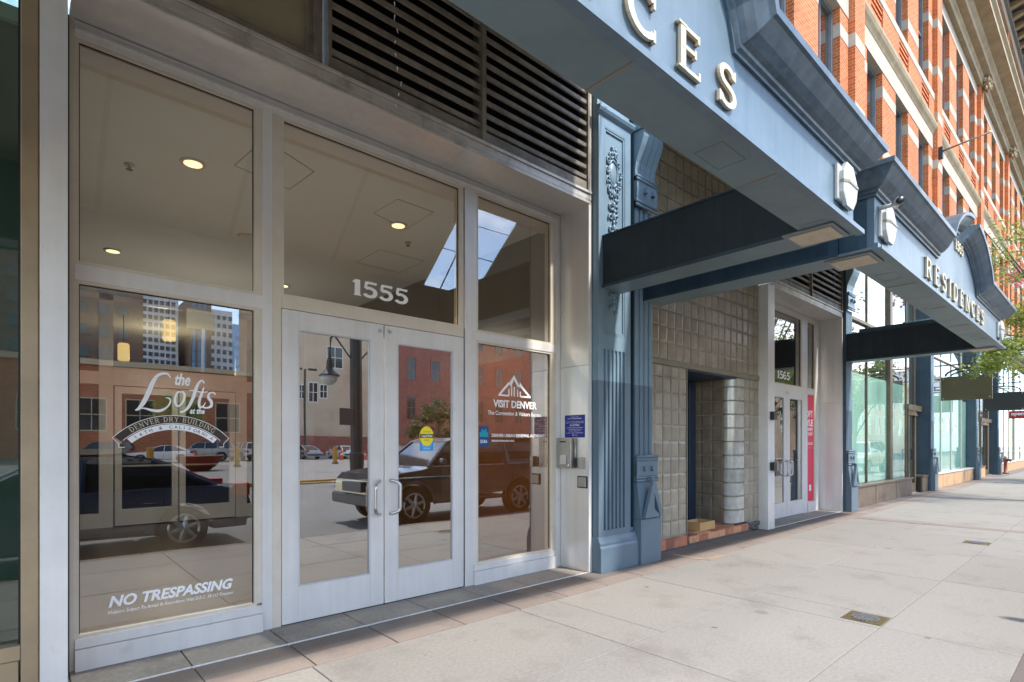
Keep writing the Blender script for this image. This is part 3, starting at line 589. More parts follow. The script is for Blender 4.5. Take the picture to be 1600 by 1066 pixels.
stroke([(1180, 200), (1150, 168), (1105, 205), (1068, 290), (1035, 390), (985, 490), (930, 545), (880, 560)], [22, 20, 30, 42, 40, 34, 24, 26], .0012)
stroke([(985, 300), (1060, 292), (1140, 312), (1225, 300)], [8, 14, 14, 10], .0016)
stroke([(1175, 245), (1150, 320), (1115, 420), (1120, 488), (1165, 478), (1195, 430)], [6, 30, 36, 30, 14, 6], .002)
stroke([(1325, 330), (1290, 305), (1240, 325), (1232, 375), (1268, 420), (1265, 475), (1205, 498), (1150, 488)], [20, 16, 20, 36, 38, 34, 18, 22], .0024)
text_box(em, 'the', 815, 1005, 245, 100, lambda u, v: face(yv)(*zp(u, v)), shear=.28, bold=.03)
text_box(em, 'at the', 998, 1185, 575, 505, lambda u, v: face(yv)(*zp(u, v)), shear=.28, bold=.03)
em.build('lettering', 'white_vinyl', pL)
CX, CZ, RO = .81, 1.178, .474
def arcf(u, v): a = u; r = v; return G(CX + r * sin(a), CZ + r * cos(a))
em = MB(); A1 = radians(48.3)
def apts(a0, a1, r, n=40): return [(a0 + (a1 - a0) * i / n, r) for i in range(n + 1)]
def aband(a0, a1, ra, rb, y, mb, n=40):
    vs = []; fs = []
    for i in range(n + 1):
        for r in (ra, rb):
            a = a0 + (a1 - a0) * i / n; q = arcf(a, r); vs.append((q[0], y, q[1]))
    for i in range(n): fs.append((2 * i, 2 * i + 1, 2 * i + 3, 2 * i + 2))
    mb.add(vs, fs)
aband(-A1, A1, RO - .004, RO, yv, em); aband(-A1 * .93, A1 * .93, .416, .420, yv, em); aband(-A1 * .86, A1 * .86, .372, .411, yv, em)
for s in (-1, 1):
    em.ribbon([(CX + s * .354, CZ + .315), (CX + s * .318, CZ + .275)], .004, yv - .0004, yv, f2)
    em.ribbon([(CX + s * .318, CZ + .277), (CX + s * .318, CZ + .248)], .004, yv - .0004, yv, f2); em.ribbon([(CX + s * .318, CZ + .25), (CX + s * .285, CZ + .25)], .004, yv - .0004, yv, f2)
em.build('lettering', 'white_vinyl', pL)
mb = MB(); aband(-A1 * .97, A1 * .97, .4205, RO - .0045, yv, mb); 
for s in (-1, 1): mb.box(*(G(CX + s * .302 - .011, 0)[0], G(CX + s * .302 + .011, 0)[0]), yv - .0006, yv, CZ + .254, CZ + .276)
mb.build('lettering', 'dark_vinyl', pL)
mb = MB(); s = 'DENVER DRY BUILDING'; hh = .034; kk = .036; wt = gwidth(s, .16) * kk; a = -wt / .43 / 2
for ch in s:
    w = GL[ch][0] * kk
    if ch == ' ': mb.build('lettering', 'letter_cream', pL); mb = MB()
    def fn(u, v, a=a): aa = a + u * kk / .43; return arcf(aa, .429 + v * hh)
    glyph(mb, ch, fn, yv - .0022, yv - .0012, .85); a += (w + .16 * kk) / .43
mb.build('lettering', 'letter_cream', pL)
mb = MB(); s = '16TH & CALIFORNIA'; a = -.62
for ch in s:
    if ch == ' ': mb.build('lettering', 'vinyl_grey', pL); mb = MB()
    else:
        vs, fs = text_mesh(ch, bold=.01); a0 = min(v[0] for v in vs); w = (max(v[0] for v in vs) - a0)
        out = []
        for v in vs: q = arcf(a + (v[0] - a0) * .032 / .39, .381 + v[1] * .030); out.append((q[0], yv - .0012, q[1]))
        mb.add(out, fs)
    a += .0775
mb.build('lettering', 'vinyl_grey', pL)
# visitor bureau and renewal authority stickers
mb = MB()
def rb(p, w): mb.ribbon(p, w, yv - .0004 - len(mb.v) * 1e-7, yv - len(mb.v) * 1e-7, f2)
rb([(3.82, 1.978), (3.955, 2.11), (3.975, 2.095), (4.032, 2.178), (4.10, 2.085), (4.12, 2.105), (4.155, 2.075), (4.27, 1.978)], .026)
rb([(3.805, 1.975), (3.955, 1.975)], .018); rb([(4.13, 1.975), (4.285, 1.975)], .018)
for x, h in ((3.955, 2.05), (3.995, 2.095), (4.035, 2.075), (4.085, 2.05), (4.125, 2.03)): rb([(x, 1.97), (x, h)], .018)
mb.build('emblem', 'white_vinyl', pR); mb = MB(); text_box(mb, 'VISIT DENVER', 3.735, 4.38, 1.842, 1.925, face(yv), bold=.03); mb.build('lettering', 'white_vinyl', pR)
mb = MB(); text_box(mb, 'The Convention & Visitors Bureau', 3.66, 4.45, 1.76, 1.805, face(yv), bold=.012); mb.build('lettering', 'white_vinyl', pR); mb = MB()
text_box(mb, 'DENVER URBAN RENEWAL AUTHORITY', 3.715, 4.53, 1.525, 1.56, face(yv), bold=.02); mb.build('lettering', 'white_vinyl', pR); mb = MB(); text_box(mb, 'RENEWDENVER.ORG', 3.715, 4.035, 1.475, 1.495, face(yv), bold=.015)
mb.build('lettering', 'white_vinyl', pR)
q0 = G(3.54, 1.425); q1 = G(3.672, 1.635)
st = B('sticker', 'decal_blue', pR, (q0[0], q1[0], yv - .0005, yv, q0[1], q1[1]))
mb = MB()
for i, h in enumerate((.05, .08, .065, .085, .05)): mb.box(q0[0] + .012 + i * .023, q0[0] + .03 + i * .023, yv - .0012, yv - .0006, q0[1] + .10, q0[1] + .10 + h)
mb.build('sticker', 'aqua_decal', pR)
mb = MB(); text_box(mb, 'DURA', q0[0] + .02, q1[0] - .02, q0[1] + .035, q0[1] + .07, lambda u, v: (u, yv - .0008, v), bold=.02); mb.build('sticker', 'white_vinyl', pR)
# caution sticker on the right door
yd = .0095
mb = MB(); mb.box(2.838, 2.985, yd, yd + .001, 1.385, 1.475); mb.build('sticker', 'decal_sky', g2)
mb = MB(); mb.prism([(2.91 + .078 * cos(2 * pi * k / 28), 1.525 + .094 * sin(2 * pi * k / 28)) for k in range(28)], yd - .0012, yd - .0002, 'y'); mb.build('sticker', 'decal_yellow', g2)
mb = MB(); mb.box(2.836, 2.986, yd - .002, yd - .0014, 1.508, 1.545); mb.build('sticker', 'rubber', g2)
mb = MB(); text_box(mb, 'CAUTION', 2.85, 2.972, 1.514, 1.538, lambda u, v: (u, yd - .0023, v), bold=.03); text_box(mb, 'AUTOMATIC', 2.858, 2.964, 1.427, 1.444, lambda u, v: (u, yd - .0003, v)); text_box(mb, 'DOOR', 2.875, 2.95, 1.40, 1.417, lambda u, v: (u, yd - .0003, v)); mb.build('sticker', 'white_vinyl', g2)
mb = MB(); text_box(mb, 'AUTOMATIC', 2.865, 2.955, 1.56, 1.573, lambda u, v: (u, yd - .0016, v)); text_box(mb, 'DOOR', 2.885, 2.937, 1.48, 1.495, lambda u, v: (u, yd - .0016, v)); mb.build('sticker', 'vinyl_grey', g2)

# ------------------------------------------------------------------ stainless portal round an entrance
def portal(x0, x1, label, left_post, cat='portal'):
    t = thing('entrance_portal', label, cat, ((x0 + x1) / 2, -.2, 0))
    B('soffit', 'steel_clad', t, (x0, 3.05 if x0 < 1 else x0 + 1.9, -.43, .14, 4.16, 4.20)); B('soffit', 'steel_clad', t, ((3.053 if x0 < 1 else x0 + 1.903), x1, -.43, .14, 4.16, 4.20))
    B('jamb_panel', 'steel_clad', t, (x1, x1 + .035, -.425, .1, .0, 2.345)); B('jamb_panel', 'steel_clad', t, (x1, x1 + .035, -.425, .1, 2.349, 4.16))
    B('corner_trim', 'aluminium', t, (x1 - .004, x1 + .045, -.44, -.425, .0, 4.16))
    B('head_trim', 'steel_trim', t, (x0 - .04, x1 + .045, -.445, -.432, 4.158, 4.175), (x0 - .04, x1 + .045, -.436, -.30, 4.201, 4.27), (x0 - .04, x1 + .045, -.436, -.431, 4.176, 4.2), (x0 - .04, x1 + .045, -.452, -.30, 4.271, 4.30), bevel=.002)
    mb = MB()
    for i in range(1, 3): mb.lathe((x0 + (x1 - x0) * i / 3, -.436, 4.22), [(.008, 0), (.006, -.005)], 8, 'y')
    mb.build('rivet', 'steel', t, kind='stuff')
    return t
P1 = portal(.235, 4.776, 'stainless steel lined reveal framing the 1555 entrance', True)
B('post', 'aluminium', P1, (.085, .207, -.435, .0, -.0, 4.155), bevel=.002); B('post_seal', 'rubber', P1, (.207, .235, -.02, .1, 0, 4.155)); B('post_filler', 'bulkhead_tan', P1, (.078, .085, -.42, .0, 0, 4.155))
P2 = portal(9.66, 13.12, 'steel lined reveal with a pink glow from the red banner, beside the glass blocks', True)
B('post', 'aluminium', P2, (9.40, 9.66, -.46, .0, 0, 4.16), bevel=.002)

def louvre(x0, x1, z0, z1, mids, label, nb):
    t = thing('louvre_vent', label, 'louvre', ((x0 + x1) / 2, -.4, z0))
    B('frame', 'louvre_metal', t, (x0, x0 + .03, -.44, -.30, z0, z1), (x1 - .03, x1, -.45, -.30, z0, z1), *[(m - .022, m + .022, -.455, -.30, z0, z1) for m in mids], bevel=.002)
    B('bottom_rail', 'louvre_metal', t, *[(a + .002, b - .002, -.43, -.30, z0 + .002, z0 + .10) for a, b in zip([x0 + .03] + [m + .022 for m in mids], [m - .022 for m in mids] + [x1 - .03])])
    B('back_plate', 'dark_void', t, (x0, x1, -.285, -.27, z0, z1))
    p = (z1 - z0 - .12) / nb
    for i in range(nb):
        z = z0 + .13 + i * p
        for a, b in zip([x0 + .03] + [m + .022 for m in mids], [m - .022 for m in mids] + [x1 - .03]):
            mb = MB(); j = random.uniform(-.004, .004)
            mb.prism([(-.425, z + j), (-.43, z + .036 + j), (-.42, z + .042 + j), (-.33, z + .115 + j), (-.322, z + .106 + j), (-.404, z + .022 + j), (-.41, z - .006 + j)], a + .002, b - .002, 'x'); mb.build('slat', 'louvre_metal', t)
    return t
lv = louvre(1.74, 4.78, 4.30, 5.75, [3.25], 'dirty brown metal louvre above the 1555 doors', 11)
mb = MB(); r3 = random.Random(8)
for k in range(14):
    x = 2.32 + r3.uniform(-.02, .05) + (.9 if k > 11 else 0); z = 4.26 + k * .105; mb.tube([(x, -.437, z), (x + r3.uniform(-.012, .012), -.44, z - r3.uniform(.02, .05))], [.006, .003], 5)
mb.build('dropping', 'white_vinyl', lv, kind='stuff')
B('perforated_edge', 'steel_trim', lv, (4.785, 4.83, -.44, -.3, 4.2, 5.75))
louvre(9.66, 13.14, 4.30, 5.75, [11.4], 'dark louvre above the 1565 doors under the second canopy', 11)
t = thing('blank_panel', 'olive framed blank metal panel left of the louvre', 'panel', (.9, -.4, 4.3))
B('panel', 'panel_olive', t, (-.5, 1.62, -.36, -.34, 4.34, 5.8)); B('frame', 'louvre_metal', t, (-.55, 1.70, -.43, -.30, 4.302, 4.35), (1.64, 1.70, -.428, -.30, 4.35, 5.8), (-.5, 1.64, -.40, -.355, 4.352, 4.38), (1.60, 1.638, -.40, -.355, 4.38, 5.8))

# things on the jamb of 1555
XJ = 4.776
t = thing('blue_notice', 'blue notice with white print on the steel jamb above the intercom', 'sign', (XJ, -.22, 1.65))
B('plate', 'plaque_blue', t, (XJ - .004, XJ - .0005, -.38, -.075, 1.525, 1.785))
def fj(u, v): return (XJ - .0055, -.375 + (.075 + .0) * 0 + (1 - u) * .0 - 0, v) if False else (XJ - .0055, u, v)
mb = MB()
def tj(s, a, b, z0, z1, bold=.01): text_box(mb, s, -a, -b, z0, z1, lambda u, v: (XJ - .0055, u, v), bold=bold)
tj('Property of the', .17, .285, 1.757, 1.768); tj('Denver Dry Retail Building', .12, .335, 1.736, 1.75, .02)
tj('This is private property. There is no public', .09, .365, 1.704, 1.714); tj('restroom. Persons entering must have lawful', .09, .365, 1.688, 1.698)
tj('NO SITTING', .155, .30, 1.658, 1.676, .02); tj('No loitering, smoking or blocking doors', .10, .355, 1.634, 1.645); tj('or selling of goods on this property', .12, .335, 1.615, 1.626); tj('Violators are subject to arrest', .14, .315, 1.596, 1.607); tj('under city ordinance', .10, .355, 1.572, 1.584); tj('38-115', .19, .265, 1.548, 1.558)
mb.build('lettering', 'white_vinyl', t)
t = thing('intercom', 'stainless door intercom box with small speaker slot beside the right pane', 'intercom', (XJ, -.07, 1.34))
B('box', 'silver_box', t, (XJ - .075, XJ - .001, -.23, .02, 1.17, 1.52), bevel=.004); B('slot', 'rubber', t, (XJ - .078, XJ - .0755, -.15, -.06, 1.47, 1.485)); B('keypad_cover', 'lamp_white', t, (XJ - .095, XJ - .0755, -.165, -.075, 1.215, 1.32), bevel=.004)
mb = MB(); mb.lathe((XJ - .076, -.20, 1.20), [(.014, 0), (.014, -.01), (.008, -.014)], 12, 'x'); mb.build('key_switch', 'steel', t)
t = thing('card_reader', 'black and silver card reader on conduit right of the intercom', 'card reader', (XJ, -.31, 1.25))
B('body', 'black_plastic', t, (XJ - .05, XJ - .001, -.33, -.262, 1.18, 1.29), bevel=.004); B('cover', 'silver_box', t, (XJ - .075, XJ - .001, -.385, -.332, 1.17, 1.30), bevel=.004)
mb = MB(); mb.tube([(XJ - .018, -.25, 1.175), (XJ - .018, -.25, 1.52)], .012, 8); mb.build('conduit', 'silver_box', t, smooth=True)
t = thing('push_plate', 'small square metal push plate below the card reader', 'push plate', (XJ, -.345, 1.02))
B('surround', 'iron', t, (XJ - .012, XJ - .001, -.42, -.275, .95, 1.085)); B('button', 'silver_box', t, (XJ - .022, XJ - .0125, -.408, -.287, .962, 1.073), bevel=.003)

# ------------------------------------------------------------------ sliver of the next shopfront, far left
t = thing('corner_shopfront', 'tan framed shop window cut off at the left edge', 'storefront', (-1, -.43, 0))
B('frame', 'brown_frame', t, (.006, .078, -.435, -.30, 0, 5.9), bevel=.002); B('sill', 'brown_frame', t, (-3, .004, -.435, -.30, .27, .35), bevel=.002); B('kick_panel', 'brown_frame', t, (-3, -.004, -.425, -.30, 0, .265))
B('pane', 'glass_corner', t, (-3, .006, -.36, -.352, .35, 5.9)); B('gasket', 'rubber', t, (-.004, .006, -.40, -.362, .35, 5.9)); B('inner_frame', 'brown_frame', t, (-.16, -.13, -.34, -.3, .35, 5.9))
B('shop_backing', 'window_grey', t, (-3, -.1, .55, .60, 0, 5.9)); B('display_board', 'aqua_film', t, (-3, -.12, .4, .42, .3, 1.25)); B('counter', 'limestone', t, (-3, -.12, .2, .395, .3, .8))

# ------------------------------------------------------------------ second entrance, number 1565
t = thing('entrance_1565', 'aluminium glass entrance marked 1565 with a red banner inside', 'storefront', (11.3, 0, 0)); SF1 = t
for x0, x1, m in ((9.66, 9.72, 'aluminium'), (10.33, 10.40, 'aluminium'), (12.09, 12.13, 'glazing_stop'), (12.26, 12.35, 'aluminium'), (12.35, 12.40, 'aluminium'), (12.82, 12.87, 'glazing_stop'), (12.87, 13.115, 'aluminium')):
    fb((x0, x1, -.002, ft, 2.62 if x0 == 12.09 else 0, ZT), m=m, name='mullion')
fb((9.72, 12.26, -.004, ft, 2.52, 2.62), name='transom'); fb((12.40, 12.82, -.005, ft, 2.52, 2.62), name='transom'); fb((9.66, 13.115, 0, ft, ZT + .002, 4.155), name='head'); fb((12.40, 12.82, -.02, ft, 0, .21), name='kick_rail')
fb((12.13, 12.26, -.002, ft, 2.62, ZT), name='mullion')
pane(SF1, 9.72, 10.33, .2, 2.52, 'glass_entry'); p6 = pane(SF1, 10.40, 12.09, 2.62, ZT, 'glass_entry'); pane(SF1, 12.40, 12.82, 2.62, ZT, 'glass_entry'); pr_ = pane(SF1, 12.40, 12.82, .21, 2.52, 'glass_entry')
door(SF1, 10.42, 11.33, 2.52, 'l', 'glass_low'); door(SF1, 11.345, 12.25, 2.52, 'r', 'glass_low')
numbers('1565', 10.98, 11.56, 2.735, 2.885, p6, YG)
t = thing('red_banner', 'tall crimson banner with white lettering behind the narrow pane by the 1565 doors', 'banner', (12.6, .1, .2))
B('cloth', 'banner_red', t, (12.424, 12.795, .022, .028, .235, 2.495))
mb = MB(); fbn = lambda u, v: (u, .0212, v)
text_box(mb, 'LOFT', 12.30, 12.76, 2.02, 2.17, fbn, bold=.05); text_box(mb, 'STYLE', 12.22, 12.76, 1.83, 1.98, fbn, bold=.05)
text_box(mb, 'APARTMENTS', 12.43, 12.76, 1.73, 1.80, fbn, bold=.04); text_box(mb, 'FOR RENT', 12.43, 12.76, 1.63, 1.70, fbn, bold=.04); text_box(mb, '303-534-1200', 12.43, 12.76, 1.43, 1.49, fbn, bold=.03); text_box(mb, 'equal housing', 12.45, 12.74, 1.36, 1.375, fbn)
mb.add([fbn(12.56, .45), fbn(12.68, .45), fbn(12.68, .58), fbn(12.56, .58)], [(0, 1, 2, 3)])
mb.v = [(max(v[0], 12.426), v[1], v[2]) for v in mb.v]
mb.build('lettering', 'white_vinyl', t)
struct('second_lobby', 'lobby_wall', (9.3, 9.4, .06, 7, 0, 4.2), (13.15, 13.25, .13, 7, 0, 4.2), (9.4, 13.15, 6.9, 7, 0, 4.2)); struct('second_lobby_floor', 'lobby_floor', (9.4, 13.15, .121, 6.9, -.1, .002)); struct('second_lobby_ceiling', 'lobby_ceiling', (9.4, 13.15, .121, 6.9, 4.06, 4.12))
t = thing('wall_reader', 'black box reader on the post left of the 1565 doors', 'card reader', (9.53, -.47, 1.9), 'small boxes on the post of the second entrance')
B('body', 'black_plastic', t, (9.47, 9.60, -.53, -.462, 1.86, 2.0), bevel=.004)
t = thing('wall_keypad', 'lower black box with pale face on the post left of the 1565 doors', 'keypad', (9.53, -.47, 1.1), 'small boxes on the post of the second entrance')
B('body', 'black_plastic', t, (9.47, 9.60, -.53, -.462, 1.0, 1.14), bevel=.004); B('face', 'silver_box', t, (9.601, 9.66, -.525, -.462, .99, 1.15), bevel=.003)

# ------------------------------------------------------------------ cast-iron pilasters
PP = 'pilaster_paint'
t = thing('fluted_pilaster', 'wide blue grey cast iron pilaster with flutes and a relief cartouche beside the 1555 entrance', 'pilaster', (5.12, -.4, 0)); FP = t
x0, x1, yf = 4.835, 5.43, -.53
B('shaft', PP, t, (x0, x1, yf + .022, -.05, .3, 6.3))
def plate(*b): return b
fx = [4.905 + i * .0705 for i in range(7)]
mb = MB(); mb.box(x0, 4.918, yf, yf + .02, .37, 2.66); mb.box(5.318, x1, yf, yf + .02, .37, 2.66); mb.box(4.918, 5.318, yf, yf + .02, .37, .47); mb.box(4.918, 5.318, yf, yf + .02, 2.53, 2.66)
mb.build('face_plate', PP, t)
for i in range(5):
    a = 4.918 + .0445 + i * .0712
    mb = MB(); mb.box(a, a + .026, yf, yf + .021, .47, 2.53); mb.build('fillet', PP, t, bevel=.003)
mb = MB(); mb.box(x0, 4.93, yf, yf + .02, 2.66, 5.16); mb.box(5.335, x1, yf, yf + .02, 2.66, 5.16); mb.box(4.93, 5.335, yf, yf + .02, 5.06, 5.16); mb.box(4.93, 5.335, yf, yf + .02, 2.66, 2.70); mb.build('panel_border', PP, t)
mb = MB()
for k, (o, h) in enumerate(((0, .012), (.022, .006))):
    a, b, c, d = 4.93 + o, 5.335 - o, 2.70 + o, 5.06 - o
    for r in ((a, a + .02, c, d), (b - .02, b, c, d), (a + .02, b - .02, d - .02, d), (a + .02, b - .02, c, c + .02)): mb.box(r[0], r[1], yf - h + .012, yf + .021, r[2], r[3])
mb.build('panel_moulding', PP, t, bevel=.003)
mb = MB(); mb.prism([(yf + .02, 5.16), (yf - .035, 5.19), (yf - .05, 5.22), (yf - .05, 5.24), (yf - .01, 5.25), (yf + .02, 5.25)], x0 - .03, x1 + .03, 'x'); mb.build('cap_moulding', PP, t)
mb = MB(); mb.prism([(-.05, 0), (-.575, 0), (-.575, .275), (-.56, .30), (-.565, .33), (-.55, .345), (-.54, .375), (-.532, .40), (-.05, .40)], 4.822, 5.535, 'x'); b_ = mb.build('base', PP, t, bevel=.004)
# relief
mb = MB(); cx, cz = 5.12, 4.58
mb.tube([(cx + .085 * cos(a), yf + .02, cz + .15 * sin(a)) for a in [2 * pi * k / 24 for k in range(24)]], .016, 6, closed=True)
mb.blob((cx, yf + .03, cz), (.072, .03, .135), 12, 8)
rr = random.Random(4)
def scroll(cx, cz, r, turns, d, th):
    P = []
    for k in range(18):
        s = k / 17; a = d * (th + turns * 2 * pi * s); q = r * (1 - .75 * s); P.append((cx + q * cos(a), yf + .012, cz + q * sin(a)))
    mb.tube(P, [.013 * (1 - .4 * k / 17) + .003 for k in range(18)], 6)
for s in (-1, 1):
    for (dx, dz, r) in ((.09, .13, .045), (.115, .02, .04), (.10, -.10, .045), (.06, -.19, .05), (.05, .20, .04)): scroll(cx + s * dx, cz + dz, r, 1.1, s, rr.uniform(0, 5))
for k in range(6): mb.blob((cx + rr.uniform(-.05, .05), yf + .01, cz + .24 + rr.uniform(-.03, .05)), (.02, .02, .028), 6, 5)
z = cz - .26
while z > 2.95:
    k = .6 + .4 * (z - 2.9) / 1.5
    for s in (-1, 1): scroll(cx + s * .055 * k, z, .05 * k, 1.0, s, rr.uniform(0, 5))
    mb.blob((cx, yf + .008, z + .02), (.022, .02, .045), 6, 5); mb.blob((cx + rr.uniform(-.04, .04), yf + .008, z - .05), (.02, .018, .03), 6, 5); z -= .13
mb.build('relief_ornament', PP, t, smooth=True)
B('side_plinth', PP, t, (5.435, 5.53, -.50, -.05, .4, .45))

def console(x, w, label, group=None):
    t = thing('console_pilaster', label, 'pilaster', (x + w / 2, -.4, 0), 'narrow blue pilasters with scroll brackets')
    s = x; e = x + w
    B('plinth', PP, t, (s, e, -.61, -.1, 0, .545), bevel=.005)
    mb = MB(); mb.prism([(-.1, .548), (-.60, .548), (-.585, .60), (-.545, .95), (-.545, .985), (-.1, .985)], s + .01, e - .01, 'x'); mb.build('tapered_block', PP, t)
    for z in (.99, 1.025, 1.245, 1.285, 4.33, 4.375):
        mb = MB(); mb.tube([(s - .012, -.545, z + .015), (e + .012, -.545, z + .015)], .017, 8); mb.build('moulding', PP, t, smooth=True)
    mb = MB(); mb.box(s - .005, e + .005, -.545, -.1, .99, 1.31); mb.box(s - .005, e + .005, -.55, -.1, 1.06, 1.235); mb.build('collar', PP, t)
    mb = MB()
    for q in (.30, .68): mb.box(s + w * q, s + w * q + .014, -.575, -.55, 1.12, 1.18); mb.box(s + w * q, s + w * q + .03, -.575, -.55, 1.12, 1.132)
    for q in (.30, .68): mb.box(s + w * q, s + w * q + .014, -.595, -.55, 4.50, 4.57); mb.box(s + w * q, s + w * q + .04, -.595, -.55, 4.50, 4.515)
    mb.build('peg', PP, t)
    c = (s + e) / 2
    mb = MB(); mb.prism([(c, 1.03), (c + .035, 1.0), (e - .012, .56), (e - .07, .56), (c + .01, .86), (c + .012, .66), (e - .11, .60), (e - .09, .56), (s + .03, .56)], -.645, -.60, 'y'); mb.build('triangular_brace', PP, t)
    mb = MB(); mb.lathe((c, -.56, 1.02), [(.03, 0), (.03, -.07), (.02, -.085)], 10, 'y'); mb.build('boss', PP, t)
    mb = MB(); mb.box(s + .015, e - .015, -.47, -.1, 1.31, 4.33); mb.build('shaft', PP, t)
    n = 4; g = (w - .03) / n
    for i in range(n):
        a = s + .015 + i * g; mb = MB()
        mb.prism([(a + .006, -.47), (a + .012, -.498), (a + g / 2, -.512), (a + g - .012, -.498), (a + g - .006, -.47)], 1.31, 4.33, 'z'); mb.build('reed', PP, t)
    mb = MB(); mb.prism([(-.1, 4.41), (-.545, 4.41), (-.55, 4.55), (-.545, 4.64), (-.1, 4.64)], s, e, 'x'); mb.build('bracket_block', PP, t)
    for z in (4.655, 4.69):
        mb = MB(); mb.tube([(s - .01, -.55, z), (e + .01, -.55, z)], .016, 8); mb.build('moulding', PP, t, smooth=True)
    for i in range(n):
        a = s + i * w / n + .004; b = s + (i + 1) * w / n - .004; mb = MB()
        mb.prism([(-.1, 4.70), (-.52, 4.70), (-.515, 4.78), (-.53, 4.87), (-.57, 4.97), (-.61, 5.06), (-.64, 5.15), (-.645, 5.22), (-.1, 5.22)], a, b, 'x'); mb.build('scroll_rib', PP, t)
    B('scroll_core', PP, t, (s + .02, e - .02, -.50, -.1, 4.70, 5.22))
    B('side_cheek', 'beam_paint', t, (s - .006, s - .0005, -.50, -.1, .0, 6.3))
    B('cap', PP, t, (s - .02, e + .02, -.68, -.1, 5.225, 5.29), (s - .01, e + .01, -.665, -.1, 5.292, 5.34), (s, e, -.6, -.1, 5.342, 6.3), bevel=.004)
    return t
cp = console(5.54, .42, 'narrow blue pilaster with a triangular brace, next to the wide fluted one')
def cpy(src, dx, label):
    c = copy_tree(src, None, src.location + Vector((dx, 0, 0))); c['label'] = label; return c
for x, lb in ((13.17, 'narrow blue pilaster between the 1565 entrance and the brown framed shop windows'), (20.95, 'narrow blue pilaster carrying the olive hanging sign'), (28.75, 'narrow blue pilaster carrying the black hanging sign'), (34.6, 'narrow blue pilaster behind the brown standpipe')):
    cpy(cp, x - 5.54, lb)

# ------------------------------------------------------------------ glass block front with a recessed doorway
t = thing('glass_block_wall', 'tan glass block wall with a recessed doorway between the blue pilasters and the 1565 entrance', 'wall', (7.6, -.3, 0)); GB = t
YB = -.30
def blockmesh(sx, sz, name, m, d=.09, pil=.007):
    # pillow-faced block, origin at its lower left front corner
    mb = MB(); g = .0045; a, b, c, e = g, sx - g, g, sz - g; i = .03
    vs = [(a, 0, c), (b, 0, c), (b, 0, e), (a, 0, e), (a + i, -pil, c + i), (b - i, -pil, c + i), (b - i, -pil, e - i), (a + i, -pil, e - i), (a, d, c), (b, d, c), (b, d, e), (a, d, e)]
    mb.add(vs, [(4, 5, 6, 7), (0, 1, 5, 4), (1, 2, 6, 5), (2, 3, 7, 6), (3, 0, 4, 7), (0, 8, 9, 1), (1, 9, 10, 2), (2, 10, 11, 3), (3, 11, 8, 0)])
    me = bpy.data.meshes.new(name); me.from_pydata(mb.v, [], mb.f); bm = bmesh.new(); bm.from_mesh(me); bmesh.ops.recalc_face_normals(bm, faces=bm.faces); bm.to_mesh(me); bm.free()
    me.materials.append(M[m]); return me
def setblk(me, x, y, z, parent, rot=0, name='glass_block', sc=None):
    o = bpy.data.objects.new(name, me); COL.objects.link(o); o.parent = parent; o.location = Vector((x, y, z)) - rootloc(parent); o.rotation_euler = (random.uniform(-.012, .012), 0, rot + random.uniform(-.012, .012))
    if sc: o.scale = sc
    return o
PX, PZ = .20, .2215
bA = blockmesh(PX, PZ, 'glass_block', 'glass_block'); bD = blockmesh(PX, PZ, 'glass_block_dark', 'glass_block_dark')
for j in range(11):
    for i in range(17): setblk(bA, 5.99 + i * PX, YB, 2.605 + j * PZ, t)
for j in range(11):
    z = .16 + j * PZ; sc = None
    if j == 10: sc = (1, 1, (2.525 - z) / PZ)
    for i in range(5): setblk(bA, 6.07 + i * PX, YB, z, t, sc=sc)
    for i in range(3): setblk(bA, 8.86 + i * .18, YB, z, t, sc=(.9, 1, sc[2] if sc else 1))
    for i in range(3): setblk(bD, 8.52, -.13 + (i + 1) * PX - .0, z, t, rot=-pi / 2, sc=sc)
mb = MB()
for j in range(11, 14):
    for i in range(17): mb.box(5.99 + i * PX + .01, 5.99 + (i + 1) * PX - .01, YB - .008, YB, 2.605 + j * PZ + .01, 2.605 + (j + 1) * PZ - .01)
mb.build('upper_blocks', 'glass_block', t, kind='stuff')
# rounded white corner blocks
mb = MB(); R_ = .17; cxx, cyy = 8.69, -.13
def cyl(z0, z1):
    mb = MB(); n = 10; pts = [(cxx + R_ * cos(a), cyy + R_ * sin(a)) for a in [radians(180 + 90 * k / n) for k in range(n + 1)]]
    pts += [(cxx + .17, cyy - R_), (cxx + .17, cyy - .05), (cxx - .08, cyy - .05), (cxx - .08, cyy)]
    mb.prism(pts, z0 + .012, z1 - .012, 'z'); return mb
for j in range(11):
    z = .16 + j * PZ; z1 = min(z + PZ, 2.525); cyl(z, z1).build('corner_block', 'glass_block_white', t, smooth=False)
cc = MB(); n = 10; R_ = .155; cc = cyl(.13, 2.55); cc.build('corner_core', 'block_channel', t)
B('mortar', 'block_mortar', t, (5.97, 9.40, YB + .012, YB + .08, 2.60, 5.72), (6.0, 7.07, YB + .012, YB + .08, .15, 2.527), (8.86, 9.40, YB + .012, YB + .08, .15, 2.527), (8.535, 8.62, -.10, .5, .15, 2.527))
B('steel_lintel', 'block_channel', t, (5.97, 9.395, YB - .015, YB + .09, 2.528, 2.602), (7.072, 7.09, YB - .012, .40, .157, 2.527))
B('recess_ceiling', 'door_navy', t, (7.09, 8.62, YB + .01, .6, 2.50, 2.527)); B('recess_side', 'lobby_dark', t, (7.0, 7.07, YB + .085, .6, .15, 2.5))
for i in range(6): B('base_tile', 'terracotta' if i % 3 else 'terracotta_dark', t, (5.98 + i * .182, 5.98 + (i + 1) * .182 - .004, YB - .02, YB + .05, .012, .152), bevel=.002)
